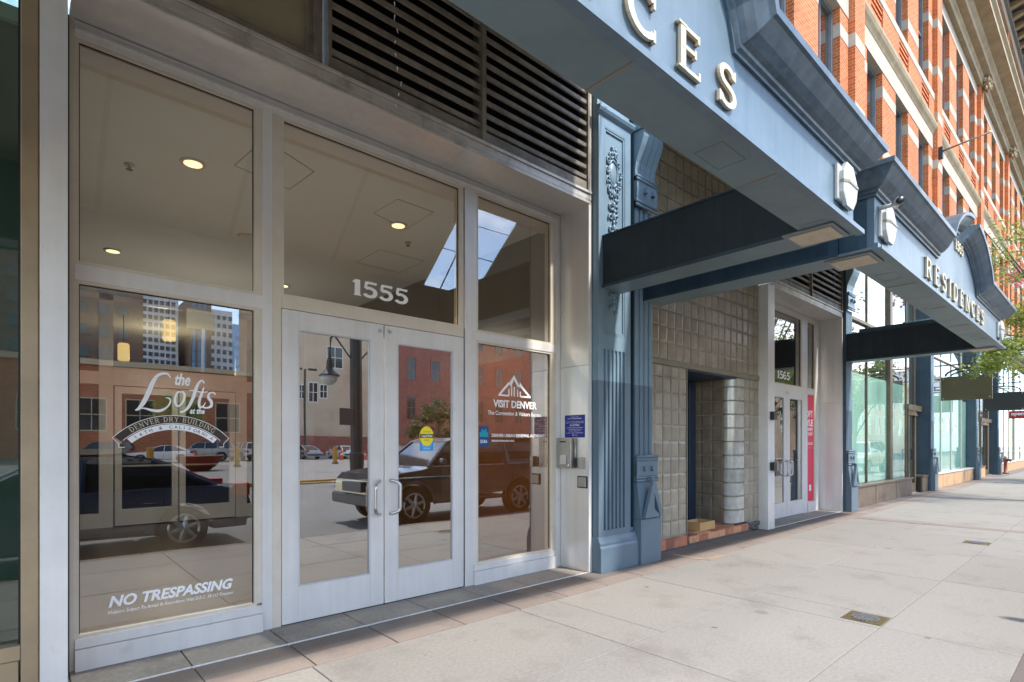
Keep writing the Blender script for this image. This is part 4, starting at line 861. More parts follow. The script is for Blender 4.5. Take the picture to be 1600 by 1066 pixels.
for i in range(7): B('step_riser_tile', ('terracotta_light', 'terracotta', 'terracotta_light', 'terracotta_light', 'terracotta', 'terracotta_light', 'terracotta')[i], t, (7.09 + i * .263, 7.09 + (i + 1) * .263 - .006, YB - .045, YB - .022, .035, .133), bevel=.002)
for i in range(9):
    for j in range(4): B('step_tile', random.choice(('terracotta', 'terracotta_light', 'terracotta', 'terracotta_dark')), t, (7.095 + i * .2, 7.095 + (i + 1) * .2 - .006, YB - .05 + j * .16, YB - .05 + (j + 1) * .16 - .006, .134, .150), bevel=.001)
B('step_bed', 'joint', t, (7.09, 8.93, YB - .02, .6, .0, .133)); B('base_bed', 'joint', t, (5.98, 7.09, YB - .012, .1, 0, .15))
mb = MB(); rr = random.Random(3)
for k in range(26): x = rr.uniform(8.95, 9.38); mb.blob((x, YB + rr.uniform(-.03, .03), rr.uniform(.03, .14)), (rr.uniform(.02, .05), .03, rr.uniform(.015, .035)), 6, 4)
mb.box(8.94, 9.39, YB, YB + .05, 0, .15); mb.build('broken_base', 'rubble', t, kind='stuff')
for i in range(1): pass
mb = MB()
for k in range(9): mb.blob((8.50 + k * .045, YB - .02, .165), (.014, .02, .014), 6, 4)
mb.build('debris', 'iron', t, kind='stuff')
d = B('side_door', 'door_navy', t, (7.1, 8.5, .42, .47, .15, 2.5)); B('door_stile', 'door_navy', d, (8.30, 8.50, .36, .418, .15, 2.5), (7.95, 8.0, .36, .418, .15, 2.5), bevel=.004)
# cardboard tray on the step
t = thing('cardboard_box', 'open shallow cardboard box on the terracotta step', 'box', (7.73, -.11, .151))
a0, a1, c0, c1 = 7.53, 7.97, -.26, .03
B('side', 'cardboard', t, (a0, a1, c0, c0 + .006, .152, .275)); B('side', 'cardboard', t, (a0, a1, c1 - .006, c1, .152, .275)); B('side', 'cardboard', t, (a0, a0 + .006, c0 + .006, c1 - .006, .152, .275)); B('side', 'cardboard', t, (a1 - .006, a1, c0 + .006, c1 - .006, .152, .275)); B('bottom', 'cardboard', t, (a0 + .006, a1 - .006, c0 + .006, c1 - .006, .152, .158))

# ------------------------------------------------------------------ canopies
YF = -2.95
def ogee(c, w, rise):
    P = [(1, 0), (.955, .20), (.86, .42), (.72, .62), (.55, .80), (.36, .92), (.18, .98), (0, 1)]
    L_ = [(c - w * a, rise * b) for a, b in P]; R_ = [(c + w * a, rise * b) for a, b in reversed(P[:-1])]
    return L_ + R_
PROF = [(0, 0), (.018, 0), (.02, .022), (.04, .03), (.045, .05), (.075, .06), (.12, .095), (.155, .14), (.18, .175), (.20, .185), (.205, .225), (.0, .225)]
def sweep(stations, prof):
    mb = MB(); n = len(prof); vs = []
    for (fn) in stations: vs += [fn(o, u) for o, u in prof]
    fs = []
    for i in range(len(stations) - 1):
        for k in range(n): fs.append((i * n + k, i * n + (k + 1) % n, (i + 1) * n + (k + 1) % n, (i + 1) * n + k))
    fs += [tuple(range(n)), tuple(range(len(vs) - 1, len(vs) - n - 1, -1))]
    mb.add(vs, fs); return mb
def canopy(x0, x1, ped_c, ped_w, rise, word_x, label, num, deck=False, cam_=False):
    t = thing('entrance_canopy', label, 'canopy', ((x0 + x1) / 2, -1.7, 3.2), 'blue steel entrance canopies'); xa, xb = x0 + .05, x1 - .05
    zc = 3.70
    # front box with its raised crest
    og = [(x, zc + .18 + z) for x, z in ogee(ped_c, ped_w, rise)]; gz = zc + .5 * rise + .2; gp = .17; cut = .20
    lo_ = [p for p in og if p[0] < ped_c - gp - .02]; ro_ = [p for p in og if p[0] > ped_c + gp + .02]
    poly = [(xa, 3.232), (xb, 3.232), (xb, zc + .2)] + list(reversed(ro_)) + [(ped_c + gp + .02, ro_[0][1]), (ped_c + gp + .02, gz), (ped_c - gp - .02, gz), (ped_c - gp - .02, lo_[-1][1])] + list(reversed(lo_)) + [(xa, zc + .2)]
    mb = MB(); mb.prism(poly, YF, YF + .06, 'y'); mb.build('front_fascia', 'canopy_paint', t)
    B('box_back', 'beam_paint', t, (xa, xb, -2.70, -2.66, 3.232, 3.9), (xa, xb, YF + .061, -2.701, 3.86, 3.9))
    B('box_end', 'beam_paint', t, (xa, xa + .02, YF + .061, -2.701, 3.232, 3.86)); B('box_end', 'beam_paint', t, (xb - .02, xb, YF + .061, -2.701, 3.232, 3.86))
    n = max(3, int((x1 - x0) / 1.55)); 
    for i in range(n):
        a = x0 + (x1 - x0) * i / n; b = x0 + (x1 - x0) * (i + 1) / n
        B('soffit_panel', 'soffit_paint', t, (a + .0015, b - .0015, -2.955, -2.665, 3.214, 3.231))
    for i in range(1, n):
        a = x0 + (x1 - x0) * i / n; B('worn_seam', 'letter_edge', t, (a - .0035, a + .0035, -2.95, -2.66 if i % 2 else -2.78, 3.2105, 3.2135))
    B('drip_flange', 'canopy_paint', t, (x0, x1, -3.02, -2.957, 3.20, 3.214), (x0, x1, -3.02, -3.012, 3.2142, 3.236), (x0, x1, -2.99, -2.951, 3.216, 3.262))
    for (u, v) in ((.12, .25), (.72, .2), (.93, .16)):
        a = x0 + (x1 - x0) * u
        for bx in ((a, a + .3, -2.90, -2.8965, 3.2118, 3.2135), (a, a + .3, -2.72, -2.7165, 3.2118, 3.2135), (a, a + .0035, -2.896, -2.7205, 3.2118, 3.2135), (a + .2965, a + .3, -2.896, -2.7205, 3.2118, 3.2135)): B('hatch_seam', 'canopy_paint', t, bx)
    B('drip_groove', 'dark_paint', t, (x0, x1, -2.957, -2.948, 3.2145, 3.2158))
    # moulded cornice: straight run, crest, straight run
    pts = [(xa, zc, 0)] ; st = []
    base = [(x, z + zc) for x, z in ogee(ped_c, ped_w, rise)]; zt_ = zc + rise * .985
    half_l = [p for p in base if p[0] < ped_c - gp] + [(ped_c - gp, zt_)]
    for side in (0, 1):
        path = ([(xa, zc)] + half_l) if side == 0 else ([(2 * ped_c - p[0], p[1]) for p in reversed(half_l)] + [(xb, zc)])
        nrm = []
        for i, p in enumerate(path):
            a = Vector(path[max(i - 1, 0)]); b = Vector(path[min(i + 1, len(path) - 1)]); d = (b - a).normalized(); nrm.append(Vector((-d.y, d.x)))
        nrm[0 if side == 0 else len(path) - 1] = Vector((0, 1))
        for i in ((1,) if side == 0 else (len(path) - 2,)):
            a = Vector(path[i - 1]); b = Vector(path[i]); c = Vector(path[i + 1]); n1 = (b - a).normalized(); n2 = (c - b).normalized(); nn = (Vector((-n1.y, n1.x)) + Vector((-n2.y, n2.x))).normalized(); nrm[i] = nn / max(.6, nn.dot(Vector((-n1.y, n1.x))))
        sts = []
        for i, p in enumerate(path):
            sg = -1 if (i == 0 and side == 0) else (1 if (i == len(path) - 1 and side == 1) else 0)
            sts.append(lambda o, u, p=p, q=nrm[i], sg=sg: (p[0] + q.x * u + sg * o, YF - .001 - o, p[1] + q.y * u))
        sweep(sts, PROF).build('cornice', 'cornice_paint', t)
    for xe, sg in ((xa, -1), (xb, 1)):
        sweep([lambda o, u: (xe + sg * o, YF - .001 - o, zc + u), lambda o, u: (xe + sg * o, -.66, zc + u)], PROF).build('cornice_return', 'cornice_paint', t)
    # side beams back to the wall
    for (a, b) in ((x0 + .0, x0 + .34), (x1 - .34, x1)):
        out, inn = (a, b) if a == x0 else (b, a)
        B('side_beam', 'dark_paint' if True else '', t, (a + .012, b - .012, -2.655, -.50, 3.232, 3.79))
        f = b - .011 if a == x0 else a + .011
        B('beam_skin', 'beam_paint', t, (x0 + .002, x0 + .0118, -2.66, -.50, 3.232, 3.79) if a == x0 else (x1 - .0118, x1 - .002, -2.66, -.50, 3.232, 3.79))
        B('beam_soffit', 'soffit_paint', t, (a, b, -2.66, -.50, 3.212, 3.2305)); B('beam_cap', 'beam_paint', t, (a - .008, b + .008, -2.66, -.50, 3.791, 3.806))
        B('beam_flange', 'beam_paint', t, (a - .01, a - .0005, -2.66, -.50, 3.212, 3.245), (b + .0005, b + .01, -2.66, -.50, 3.212, 3.245))
    # lettering
    s = 'RESIDENCES'; h = .232; k = .25; gap = .48; w = gwidth(s, gap) * k * .98; x = word_x + .04
    sc = 3.86 / gwidth(s, gap)
    for ch in s:
        mb = MB(); glyph(mb, ch, lambda u, v, x=x: (x + u * sc, 3.345 + v * h), YF - .026, YF - .010, .86); o = mb.build('letter', 'letter_cream', t)
        mb = MB(); glyph(mb, ch, lambda u, v, x=x: (x + u * sc, 3.345 + v * h), YF - .0095, YF - .001, .82); mb.build('letter_backing', 'letter_edge', o); x += (GL[ch][0] + gap) * sc
    mb = MB(); x = ped_c - .30
    for ch in num:
        glyph(mb, ch, lambda u, v, x=x: (x + u * .2, 4.06 + v * .14), YF - .02, YF - .002); x += (GL[ch][0] + .15) * .2
    if num: mb.build('number', 'letter_cream', t)
    B('fascia_seam', 'letter_edge' if False else 'cornice_paint', t, (ped_c - ped_w * .98, ped_c + ped_w * .98, YF - .0015, YF - .0002, 3.885, 3.889)) if not deck else None
    # bulkhead lamps and soffit lights at both ends
    for xe, sg in ((x0 + .12, -1), (x1 - .54, 1)):
        l = B('bulkhead_lamp', 'lamp_white', t, (xe + .03, xe + .37, YF - .03, YF - .001, 3.36, 3.64), bevel=.006)
        mb = MB(); X0, X1 = xe + .06, xe + .37
        # faceted diamond-shaped body
        P = [(X0 + .08, 3.33), (X1 - .08, 3.33), (X1, 3.42), (X1, 3.58), (X1 - .08, 3.67), (X0 + .08, 3.67), (X0, 3.58), (X0, 3.42)]
        vs = [(p, YF - .03, q) for p, q in P] + [(p, YF - .06, q) for p, q in P]; c = [((X0 + X1) / 2 - .10, YF - .085, 3.50), ((X0 + X1) / 2 + .10, YF - .085, 3.50)]
        vs += c; fs = [(i, (i + 1) % 8, 8 + (i + 1) % 8, 8 + i) for i in range(8)] + [tuple(range(7, -1, -1))]
        fs += [(8, 9, 17, 16), (9, 10, 17), (10, 11, 17), (11, 12, 17), (12, 13, 16, 17), (13, 14, 16), (14, 15, 16), (15, 8, 16)]
        mb.add(vs, fs); mb.build('lamp_shade', 'lamp_white', l)
        mb = MB(); mb.add([(X0 - .004, YF - .03, 3.49), (X0 - .004, YF - .063, 3.49), ((X0 + X1) / 2 - .1, YF - .089, 3.49), ((X0 + X1) / 2 + .1, YF - .089, 3.49), (X1 + .004, YF - .063, 3.49), (X1 + .004, YF - .03, 3.49)] + [(X0 - .004, YF - .03, 3.512), (X0 - .004, YF - .063, 3.512), ((X0 + X1) / 2 - .1, YF - .089, 3.512), ((X0 + X1) / 2 + .1, YF - .089, 3.512), (X1 + .004, YF - .063, 3.512), (X1 + .004, YF - .03, 3.512)],
            [(i, i + 1, i + 7, i + 6) for i in range(5)] + [(0, 1, 2, 3, 4, 5), (11, 10, 9, 8, 7, 6), (5, 0, 6, 11)]); mb.build('lamp_band', 'lamp_band', l)
    for xe in (x0 + .05, x1 - .45):
        l = B('soffit_light', 'lamp_frame', t, (xe, xe + .40, -2.925, -2.53, 3.198, 3.2115), bevel=.003); B('lens', 'lens', l, (xe + .05, xe + .35, -2.893, -2.565, 3.189, 3.1975), bevel=.002)
    if deck:
        mb = MB(); mb.prism([(-.36, 6.02), (-2.90, 3.91), (-2.90, 3.94), (-.36, 6.05)], x0, 4.74 if x0 < 0 else x1 - .2, 'x'); mb.build('sloped_deck', 'lobby_band', t)
        for xx in (x0 + 3.2, x0 + 4.5, x0 + 5.8): mb = MB(); mb.prism([(-.45, 5.93), (-2.8, 3.975), (-2.8, 4.0), (-.45, 5.955)], xx, xx + .05, 'x'); mb.build('deck_seam', 'panel_line', t)
        mb = MB(); mb.tube([(5.0, -.5, 6.2), (5.0, -2.8, 3.9)], .012, 6); mb.build('tie_rod', 'iron', t); mb = MB(); mb.tube([(5.15, -.45, 5.6), (3.6, -2.8, 6.4)], .008, 6)
    return t
canopy(-2.6, 5.24, 1.30, 1.76, 1.0, -.83, 'near blue canopy with cream RESIDENCES lettering over the 1555 entrance', '', deck=True)
canopy(5.73, 13.52, 9.60, 1.30, .55, 7.60, 'second blue canopy with its whole RESIDENCES word, 1565 on its crest', '1565', deck=True)
t = thing('security_camera', 'small white bullet camera on the near corner of the second canopy', 'camera', (5.9, -3.0, 3.62))
mb = MB(); mb.tube([(5.84, -2.97, 3.60), (5.84, -3.07, 3.60), (5.88, -3.1, 3.585)], .02, 8); mb.build('bracket', 'lamp_white', t, smooth=True)
mb = MB(); mb.tube([(5.83, -3.10, 3.60), (5.70, -3.16, 3.57)], .035, 10); mb.build('body', 'lamp_white', t, smooth=True)
mb = MB(); mb.tube([(5.698, -3.161, 3.5695), (5.68, -3.17, 3.566)], .031, 10); mb.build('lens_ring', 'black_plastic', t, smooth=True)

# ------------------------------------------------------------------ shopfronts further along
def shop(x0, x1, bulk, mull, thick, doorx, fm, bm_, label, film=True, zt=6.25, dcol='shop_frame'):
    t = thing('shopfront', label, 'storefront', ((x0 + x1) / 2, -.3, 0), 'shop windows along the sidewalk'); yg = -.22
    for a, b in bulk:
        B('bulkhead_panel', bm_, t, (a, b, -.425, -.38, .0, .45), bevel=.003)
    if bulk:
        a0, a1 = bulk[0][0], [b for a, b in bulk if not doorx or b <= doorx[0] + .01][-1]
        B('bulkhead_core', 'iron', t, (a0, a1, -.41, -.30, 0, .448)); B('sill', fm, t, (a0, a1 + .02, -.45, -.25, .452, .50), bevel=.004)
        for a, b in bulk:
            if doorx and a > doorx[1] - .05: B('sill', fm, t, (a, b, -.45, -.2, .452, .50)); B('bulkhead_core', 'iron', t, (a + .01, b, -.379, -.28, 0, .45))
    edges = [x0] + mull + [x1]
    for xm in mull:
        w = .22 if xm in thick else .045
        B('mullion', fm, t, (xm - w / 2, xm + w / 2, -.245 if w < .1 else -.285, -.18, .5 if not (doorx and doorx[0] - .3 < xm) else 0, zt), bevel=.003)
    B('head', fm, t, (x0, x1, -.34, -.15, zt, zt + .14))
    if doorx: B('transom', fm, t, (doorx[0], x1, -.29, -.17, 2.45, 2.62))
    B('transom', fm, t, (x0, doorx[0] if doorx else x1, -.285, -.19, 4.35, 4.42))
    for a, b in zip(edges[:-1], edges[1:]):
        dr = doorx and a >= doorx[0] - .05
        B('pane', 'glass_shop', t, (a, b, yg, yg + .008, 0.02 if dr else .5, zt))
    if doorx:
        d = B('door', fm, t, (doorx[0] + .06, doorx[0] + .18, -.27, -.23, .02, 2.44), (doorx[1] - .16, doorx[1] - .04, -.27, -.23, .02, 2.44), (doorx[0] + .18, doorx[1] - .16, -.27, -.23, .02, .28), (doorx[0] + .18, doorx[1] - .16, -.27, -.23, 2.3, 2.44))
        mb = MB(); mb.tube([(doorx[0] + .12, -.33, 1.0), (doorx[0] + .12, -.33, 1.3)], .015, 8); mb.tube([(doorx[0] + .12, -.27, 1.02), (doorx[0] + .12, -.33, 1.02)], .01, 6); mb.tube([(doorx[0] + .12, -.27, 1.28), (doorx[0] + .12, -.33, 1.28)], .01, 6); mb.build('handle', 'iron', d)
        mb = MB(); mb.prism([(doorx[0] + .06, 2.30)] + [(doorx[0] + .06 + (doorx[1] - doorx[0] - .1) * k / 8, 2.30 + .13 * sin(pi * k / 8)) for k in range(9)] , -.32, -.272, 'y'); mb.build('door_hood', fm, d)
    if film: B('window_film', 'aqua_film', t, (x0 + .02, (doorx[0] if doorx else x1) - .03, -.19, -.18, .5, 3.15))
    B('side_curtain', 'curtain_green', t, (x0 + .1, x0 + .9, .1, .13, 4.5, zt), (x1 - 1.5, x1 - .8, .1, .13, 4.5, zt))
    B('shop_back', 'lobby_dark', t, (x0, x1, 3.0, 3.1, 0, zt + .1)); B('shop_floor', 'lot_paving', t, (x0, x1, -.28, 3.0, -.02, .015)); B('shop_ceiling', 'lobby_ceiling', t, (x0, x1, -.1, 3.0, zt + .02, zt + .1))
    return t
shop(13.60, 20.94, [(13.61, 15.58), (15.62, 17.38), (17.42, 19.05), (20.28, 20.93)], [15.6, 17.55, 19.3, 20.25], [17.55], (19.32, 20.28), 'shop_frame', 'bulkhead_brown', 'brown framed shop window with brown base panels right of the 1565 entrance')
shop(21.38, 28.74, [(21.4, 23.1), (23.14, 24.9), (24.94, 26.8), (26.84, 28.7)], [23.9, 25.6, 27.5], [], None, 'shop_frame_pale', 'bulkhead_tan', 'shop window with a tan stone base behind the olive hanging sign')
shop(29.18, 34.58, [(29.2, 31.6)], [30.4, 31.65, 33.6], [33.6], (31.7, 33.6), 'shop_frame', 'bulkhead_tan', 'narrow brown shop bay with a doorway beneath the black hanging sign')
shop(35.04, 60, [(35.1, 38), (38.04, 41), (41.04, 46), (46.04, 52), (52.04, 60)], [37, 39, 41, 43, 46, 50, 54], [43], None, 'shop_frame_pale', 'bulkhead_tan', 'most distant shopfront, white framed, beyond the standpipe', film=False)
struct('shop_party_wall', 'limestone', (13.26, 13.56, -.30, 3, 0, 6.3), (21.0, 21.3, -.30, 3, 0, 6.3), (28.8, 29.1, -.30, 3, 0, 6.3), (34.66, 34.96, -.3, 3, 0, 6.3), (4.96, 5.9, -.28, .0, 0, 6.3))

# ------------------------------------------------------------------ brick building above
t = thing('brick_building', 'orange brick building with pale stone bands and rows of windows above the shops', 'building', (30, 0, 6.3)); BB = t
YR, YP = -.42, -.55
NB = 8; BX = 5.6
def share(m): 
    return m
wins = [(1.30, 2.55), (3.75, 5.0), (6.2, 7.45)]
F = [(6.9, 10.8), (12.55, 15.85), (18.0, 21.4)]
struct('wall_core', 'limestone', (-6, 70, .0, .6, 6.3, 23.5))
def ub(name, m, x0, x1, y0, y1, z0, z1, bevel=0, parent=None):
    return B(name, m, parent or BB, (x0, x1, y0, y1, z0, z1), bevel=bevel)
for b in range(-1, NB - 1):
    X = BX + 8 * b; first = b == 0
    proto = first
    # pier
    ub('pier', 'brick', X, X + .67, YP, -.02, 6.4, 16.3); ub('pier', 'brick', X, X + .67, YP, -.02, 17.72, 22.6)
    segs = [(X + .67, X + wins[0][0]), (X + wins[0][1], X + wins[1][0]), (X + wins[1][1], X + wins[2][0]), (X + wins[2][1], X + 8)]
    for fi, (za, zb) in enumerate(F):
        for a, c in segs: ub('brick_wall', 'brick', a, c, YR, -.02, za - (.5 if fi else .5), zb)
        z0 = za + (.28 if fi == 0 else .65 if fi == 1 else .7)
        zz = [7.15, 8.67, 10.18] if fi == 0 else [13.15, 14.65] if fi == 1 else [19.0]
        for z in zz:
            for a, c in segs: ub('stone_band', 'limestone', a - .003, c + .003 if c < X + 7.9 else c, YR - .006, -.1, z, z + .28)
            ub('stone_band', 'limestone', X - .004, X + .674, YP - .006, -.1, z, z + .28)
        if fi == 1: ub('stone_band', 'limestone', X - .004, X + .674, YP - .006, -.1, 11.7, 11.98)
        for (a, c) in wins:
            a += X; c += X
            w = ub('window', 'window_grey', a, a + .07, YR + .14, -.12, za, zb); 
            B('sash', 'window_grey', w, (c - .07, c, YR + .14, -.12, za, zb), (a + .07, c - .07, YR + .14, -.12, zb - .08, zb), (a + .07, c - .07, YR + .14, -.12, za, za + .1), (a + .07, c - .07, YR + .17, -.13, (za + zb) / 2 - .03, (za + zb) / 2 + .03), ((a + c) / 2 - .02, (a + c) / 2 + .02, YR + .18, -.14, za + .1, zb - .08))
            B('pane', 'glass_upper', w, (a + .07, c - .07, YR + .20, YR + .208, za + .1, zb - .08)); B('blind', 'sash_pale', w, (a + .075, c - .075, YR + .23, YR + .235, zb - 1.4, zb - .08)); B('dark_room', 'dark_void', w, (a, c, -.03, -.021, za, zb))
    # stone courses between the floors
    xa, xb = X + .67, X + 8
    ub('lintel_course', 'limestone', xa, xb, YR - .012, -.02, 10.80, 11.28)
    mb = MB(); mb.prism([(-.02, 11.28), (YR - .02, 11.28), (YR - .05, 11.34), (YR - .10, 11.42), (YR - .13, 11.50), (YR - .13, 11.58), (YR - .02, 11.62), (-.02, 11.62)], xa, xb, 'x'); mb.build('string_cornice', 'limestone_aged', BB)
    ub('brick_wall', 'brick', xa, xb, YR + .05, -.02, 11.62, 12.33)
    for k, (z0_, z1_) in enumerate(((11.62, 11.70), (11.76, 11.82), (11.88, 11.94), (12.0, 12.06), (12.14, 12.20), (12.26, 12.33))):
        ub('brick_course', 'brick', xa, xb, YR - .0 - .008 * k, YR + .049, z0_, z1_)
    for a, c in segs: ub('brick_panel', 'brick', max(a, xa) - .15 if a > xa else a, min(c, xb) + (.15 if c < xb else 0), YR - .05, YR + .048, 11.625, 12.32)
    ub('sill_course', 'limestone', xa, xb, YR - .06, -.02, 12.33, 12.55, .01)
    ub('lintel_course', 'limestone', X, xb, YR - .012, -.02, 15.85, 16.3) if False else ub('lintel_course', 'limestone', xa, xb, YR - .012, -.02, 15.85, 16.302)
    mb = MB(); mb.prism([(-.02, 16.30), (YP - .03, 16.30), (YP - .05, 16.45), (YP - .09, 16.5), (YP - .10, 16.62), (YP - .30, 16.66), (YP - .30, 16.9), (YP - .38, 17.0), (YP - .40, 17.12), (YP - .75, 17.2), (YP - .75, 17.4), (YP - .85, 17.5), (YP - .85, 17.6), (YP - .1, 17.72), (-.02, 17.72)], X, X + 7.99, 'x'); mb.build('main_cornice', 'limestone_aged', BB)
    # carved capital at the pier under the main cornice
    mb = MB(); r2 = random.Random(9)
    for k in range(36): mb.blob((X + .335 + r2.uniform(-.3, .3), YP - .14 + r2.uniform(-.12, .05), 16.42 + r2.uniform(-.33, .36)), (r2.uniform(.05, .1), r2.uniform(.05, .1), r2.uniform(.05, .11)), 6, 5)
    mb.build('carved_capital', 'limestone_aged', BB)
    # arched stone heads on the top floor
    ub('top_wall', 'brick', xa, xb, YR, -.02, 21.4, 22.6)
    for (a, c) in wins:
        a += X; c += X; m_ = (a + c) / 2; r = .62; mb = MB(); n = 10
        for k in range(n):
            t0, t1 = pi * k / n, pi * (k + 1) / n
            mb.prism([(m_ + r * cos(t0), 20.8 + r * sin(t0)), (m_ + (r + .34) * cos(t0), 20.8 + (r + .34) * sin(t0)), (m_ + (r + .34) * cos(t1), 20.8 + (r + .34) * sin(t1)), (m_ + r * cos(t1), 20.8 + r * sin(t1))], YR - .14 - (.06 if k in (4, 5) else 0), YR - .005, 'y')
        mb.box(a - .34, a, YR - .12, YR - .005, 20.5, 20.79); mb.box(c, c + .34, YR - .12, YR - .005, 20.5, 20.79)
        mb.build('window_arch', 'limestone', BB)
    ub('frieze', 'limestone', X, X + 7.99, YP - .03, -.02, 22.6, 23.1); ub('frieze', 'window_grey', X, X + 7.99, YP - .16, -.02, 23.1, 23.5, .01)
    for k in range(8):
        mb = MB(); x = X + .2 + k; mb.prism([(YP - .16, 23.2), (YP - .5, 23.3), (YP - 1.3, 23.42), (YP - 1.35, 23.49), (YP - .16, 23.49)], x, x + .28, 'x'); mb.build('cornice_bracket', 'limestone_aged', BB)
B('roof_cornice', 'slate_cornice', BB, (-6, 70, YP - 1.7, .6, 23.5, 23.8), (-6, 70, YP - 1.95, .6, 23.8, 24.1))
B('ground_floor_head', 'limestone', BB, (-6, 4.8, -.30, 0, 5.80, 6.4), (5.97, 13.15, -.30, 0, 5.80, 6.4), (13.6, 70, -.40, .2, 6.42, 6.9))
B('iron_cornice', PP, BB, (-6, 70, -.75, -.31, 6.41, 6.6), (-6, 70, -.66, -.31, 6.601, 6.85), bevel=.01)
# flag pole
t = thing('flag_pole', 'bare bracket pole sticking out of the brick pier above the second canopy', 'pole', (21.75, -.55, 10.75))
mb = MB(); mb.tube([(21.75, -.60, 10.72), (21.6, -1.78, 10.78)], [.032, .022], 8); mb.build('pole', 'block_channel', t, smooth=True)
mb = MB(); mb.blob((21.6, -1.80, 10.782), .045); mb.build('finial', 'letter_cream', t, smooth=True); B('bracket', 'iron', t, (21.68, 21.82, -.66, -.556, 10.5, 10.86))

# ------------------------------------------------------------------ hanging signs
def hang(x, m, label, ya=-.72, yb=-1.92):
    t = thing('hanging_sign', label, 'sign', (x, -1.3, 2.8), 'blank boards hung from the pilasters')
    B('board', m, t, (x - .03, x + .03, yb, ya, 2.78, 3.50), bevel=.006)
    mb = MB(); 
    for y in (ya - .06, yb + .06):
        for z in (2.84, 3.44): mb.lathe((x - .031, y, z), [(.02, 0), (.015, -.012)], 8, 'x')
    mb.build('bolt', 'lamp_white', t)
    mb = MB(); c = (ya + yb) / 2
    mb.tube([(x, c + .5 * cos(a), 3.52 + .22 * sin(a)) for a in [pi * k / 12 for k in range(13)]], .028, 6); mb.tube([(x, c + .36 * cos(a), 3.52 + .13 * sin(a)) for a in [pi * k / 12 for k in range(13)]], .018, 6)
    mb.tube([(x, -.55, 3.44), (x, ya + .02, 3.44)], .018, 6); mb.tube([(x, -.55, 3.86), (x, yb, 3.86)], .02, 6); mb.tube([(x, c, 3.74), (x, c, 3.86)], .02, 6); mb.tube([(x, -.55, 4.4), (x, yb + .1, 3.88)], .012, 6)
    mb.build('bracket', 'iron', t); return t
hang(21.15, 'sign_olive', 'glossy olive blank hanging sign behind the branches, nearer of the two')
hang(29.0, 'sign_black', 'black blank hanging sign, the farther of the two')
t = thing('shop_sign', 'small red sign with white writing past the black hanging sign', 'sign', (38, -1.2, 3.0))
B('board', 'sign_red', t, (37.97, 38.03, -1.75, -.55, 2.75, 3.15)); mb = MB(); text_box(mb, 'SHOP', .62, 1.1, 2.86, 3.05, lambda u, v: (37.965, -u, v), bold=.04); text_box(mb, 'Ooka', 1.2, 1.68, 2.86, 3.05, lambda u, v: (37.965, -u, v), bold=.04)
mb = MB(); text_box(mb, 'open', .62, 1.1, 2.86, 3.05, lambda u, v: (37.965, -u, v), bold=.04); text_box(mb, 'Lab', 1.2, 1.68, 2.86, 3.05, lambda u, v: (37.965, -u, v), bold=.04); mb.build('lettering', 'white_vinyl', t)
mb = MB(); mb.tube([(38, -.5, 3.2), (38, -1.75, 3.2)], .02, 6); mb.build('bracket', 'iron', t)
t = thing('standpipe', 'rusty brown twin standpipe rising from the pavement by the far pilaster', 'hydrant', (36.0, -.62, 0))
mb = MB(); mb.lathe((36, -.62, 0), [(.14, 0), (.14, .05), (.07, .07), (.065, .55), (.09, .57), (.10, .72), (.06, .78)], 12); mb.build('riser', 'hydrant', t, smooth=True)
mb = MB()
for s in (-1, 1): mb.tube([(36, -.62, .64), (36 - .1, -.62 - s * .14, .68), (36 - .16, -.62 - s * .2, .66)], [.06, .06, .075], 10)
mb.build('inlet', 'hydrant', t, smooth=True); mb = MB(); mb.blob((35.98, -.62, .82), .05); mb.build('valve', 'silver_box', t)
t = thing('window_glow_lamp', 'pair of lit warm lamps inside the shop ceiling behind the branches', 'ceiling light', (22, .6, 4.3))
mb = MB(); mb.lathe((22.1, .5, 4.1), [(.05, 0), (.16, .05), (.16, .18), (.06, .26)], 12); mb.build('shade', 'pendant_glow', t); mb = MB(); mb.lathe((23.4, .5, 4.1), [(.05, 0), (.16, .05), (.16, .18), (.06, .26)], 12); mb.build('shade', 'pendant_glow', t)

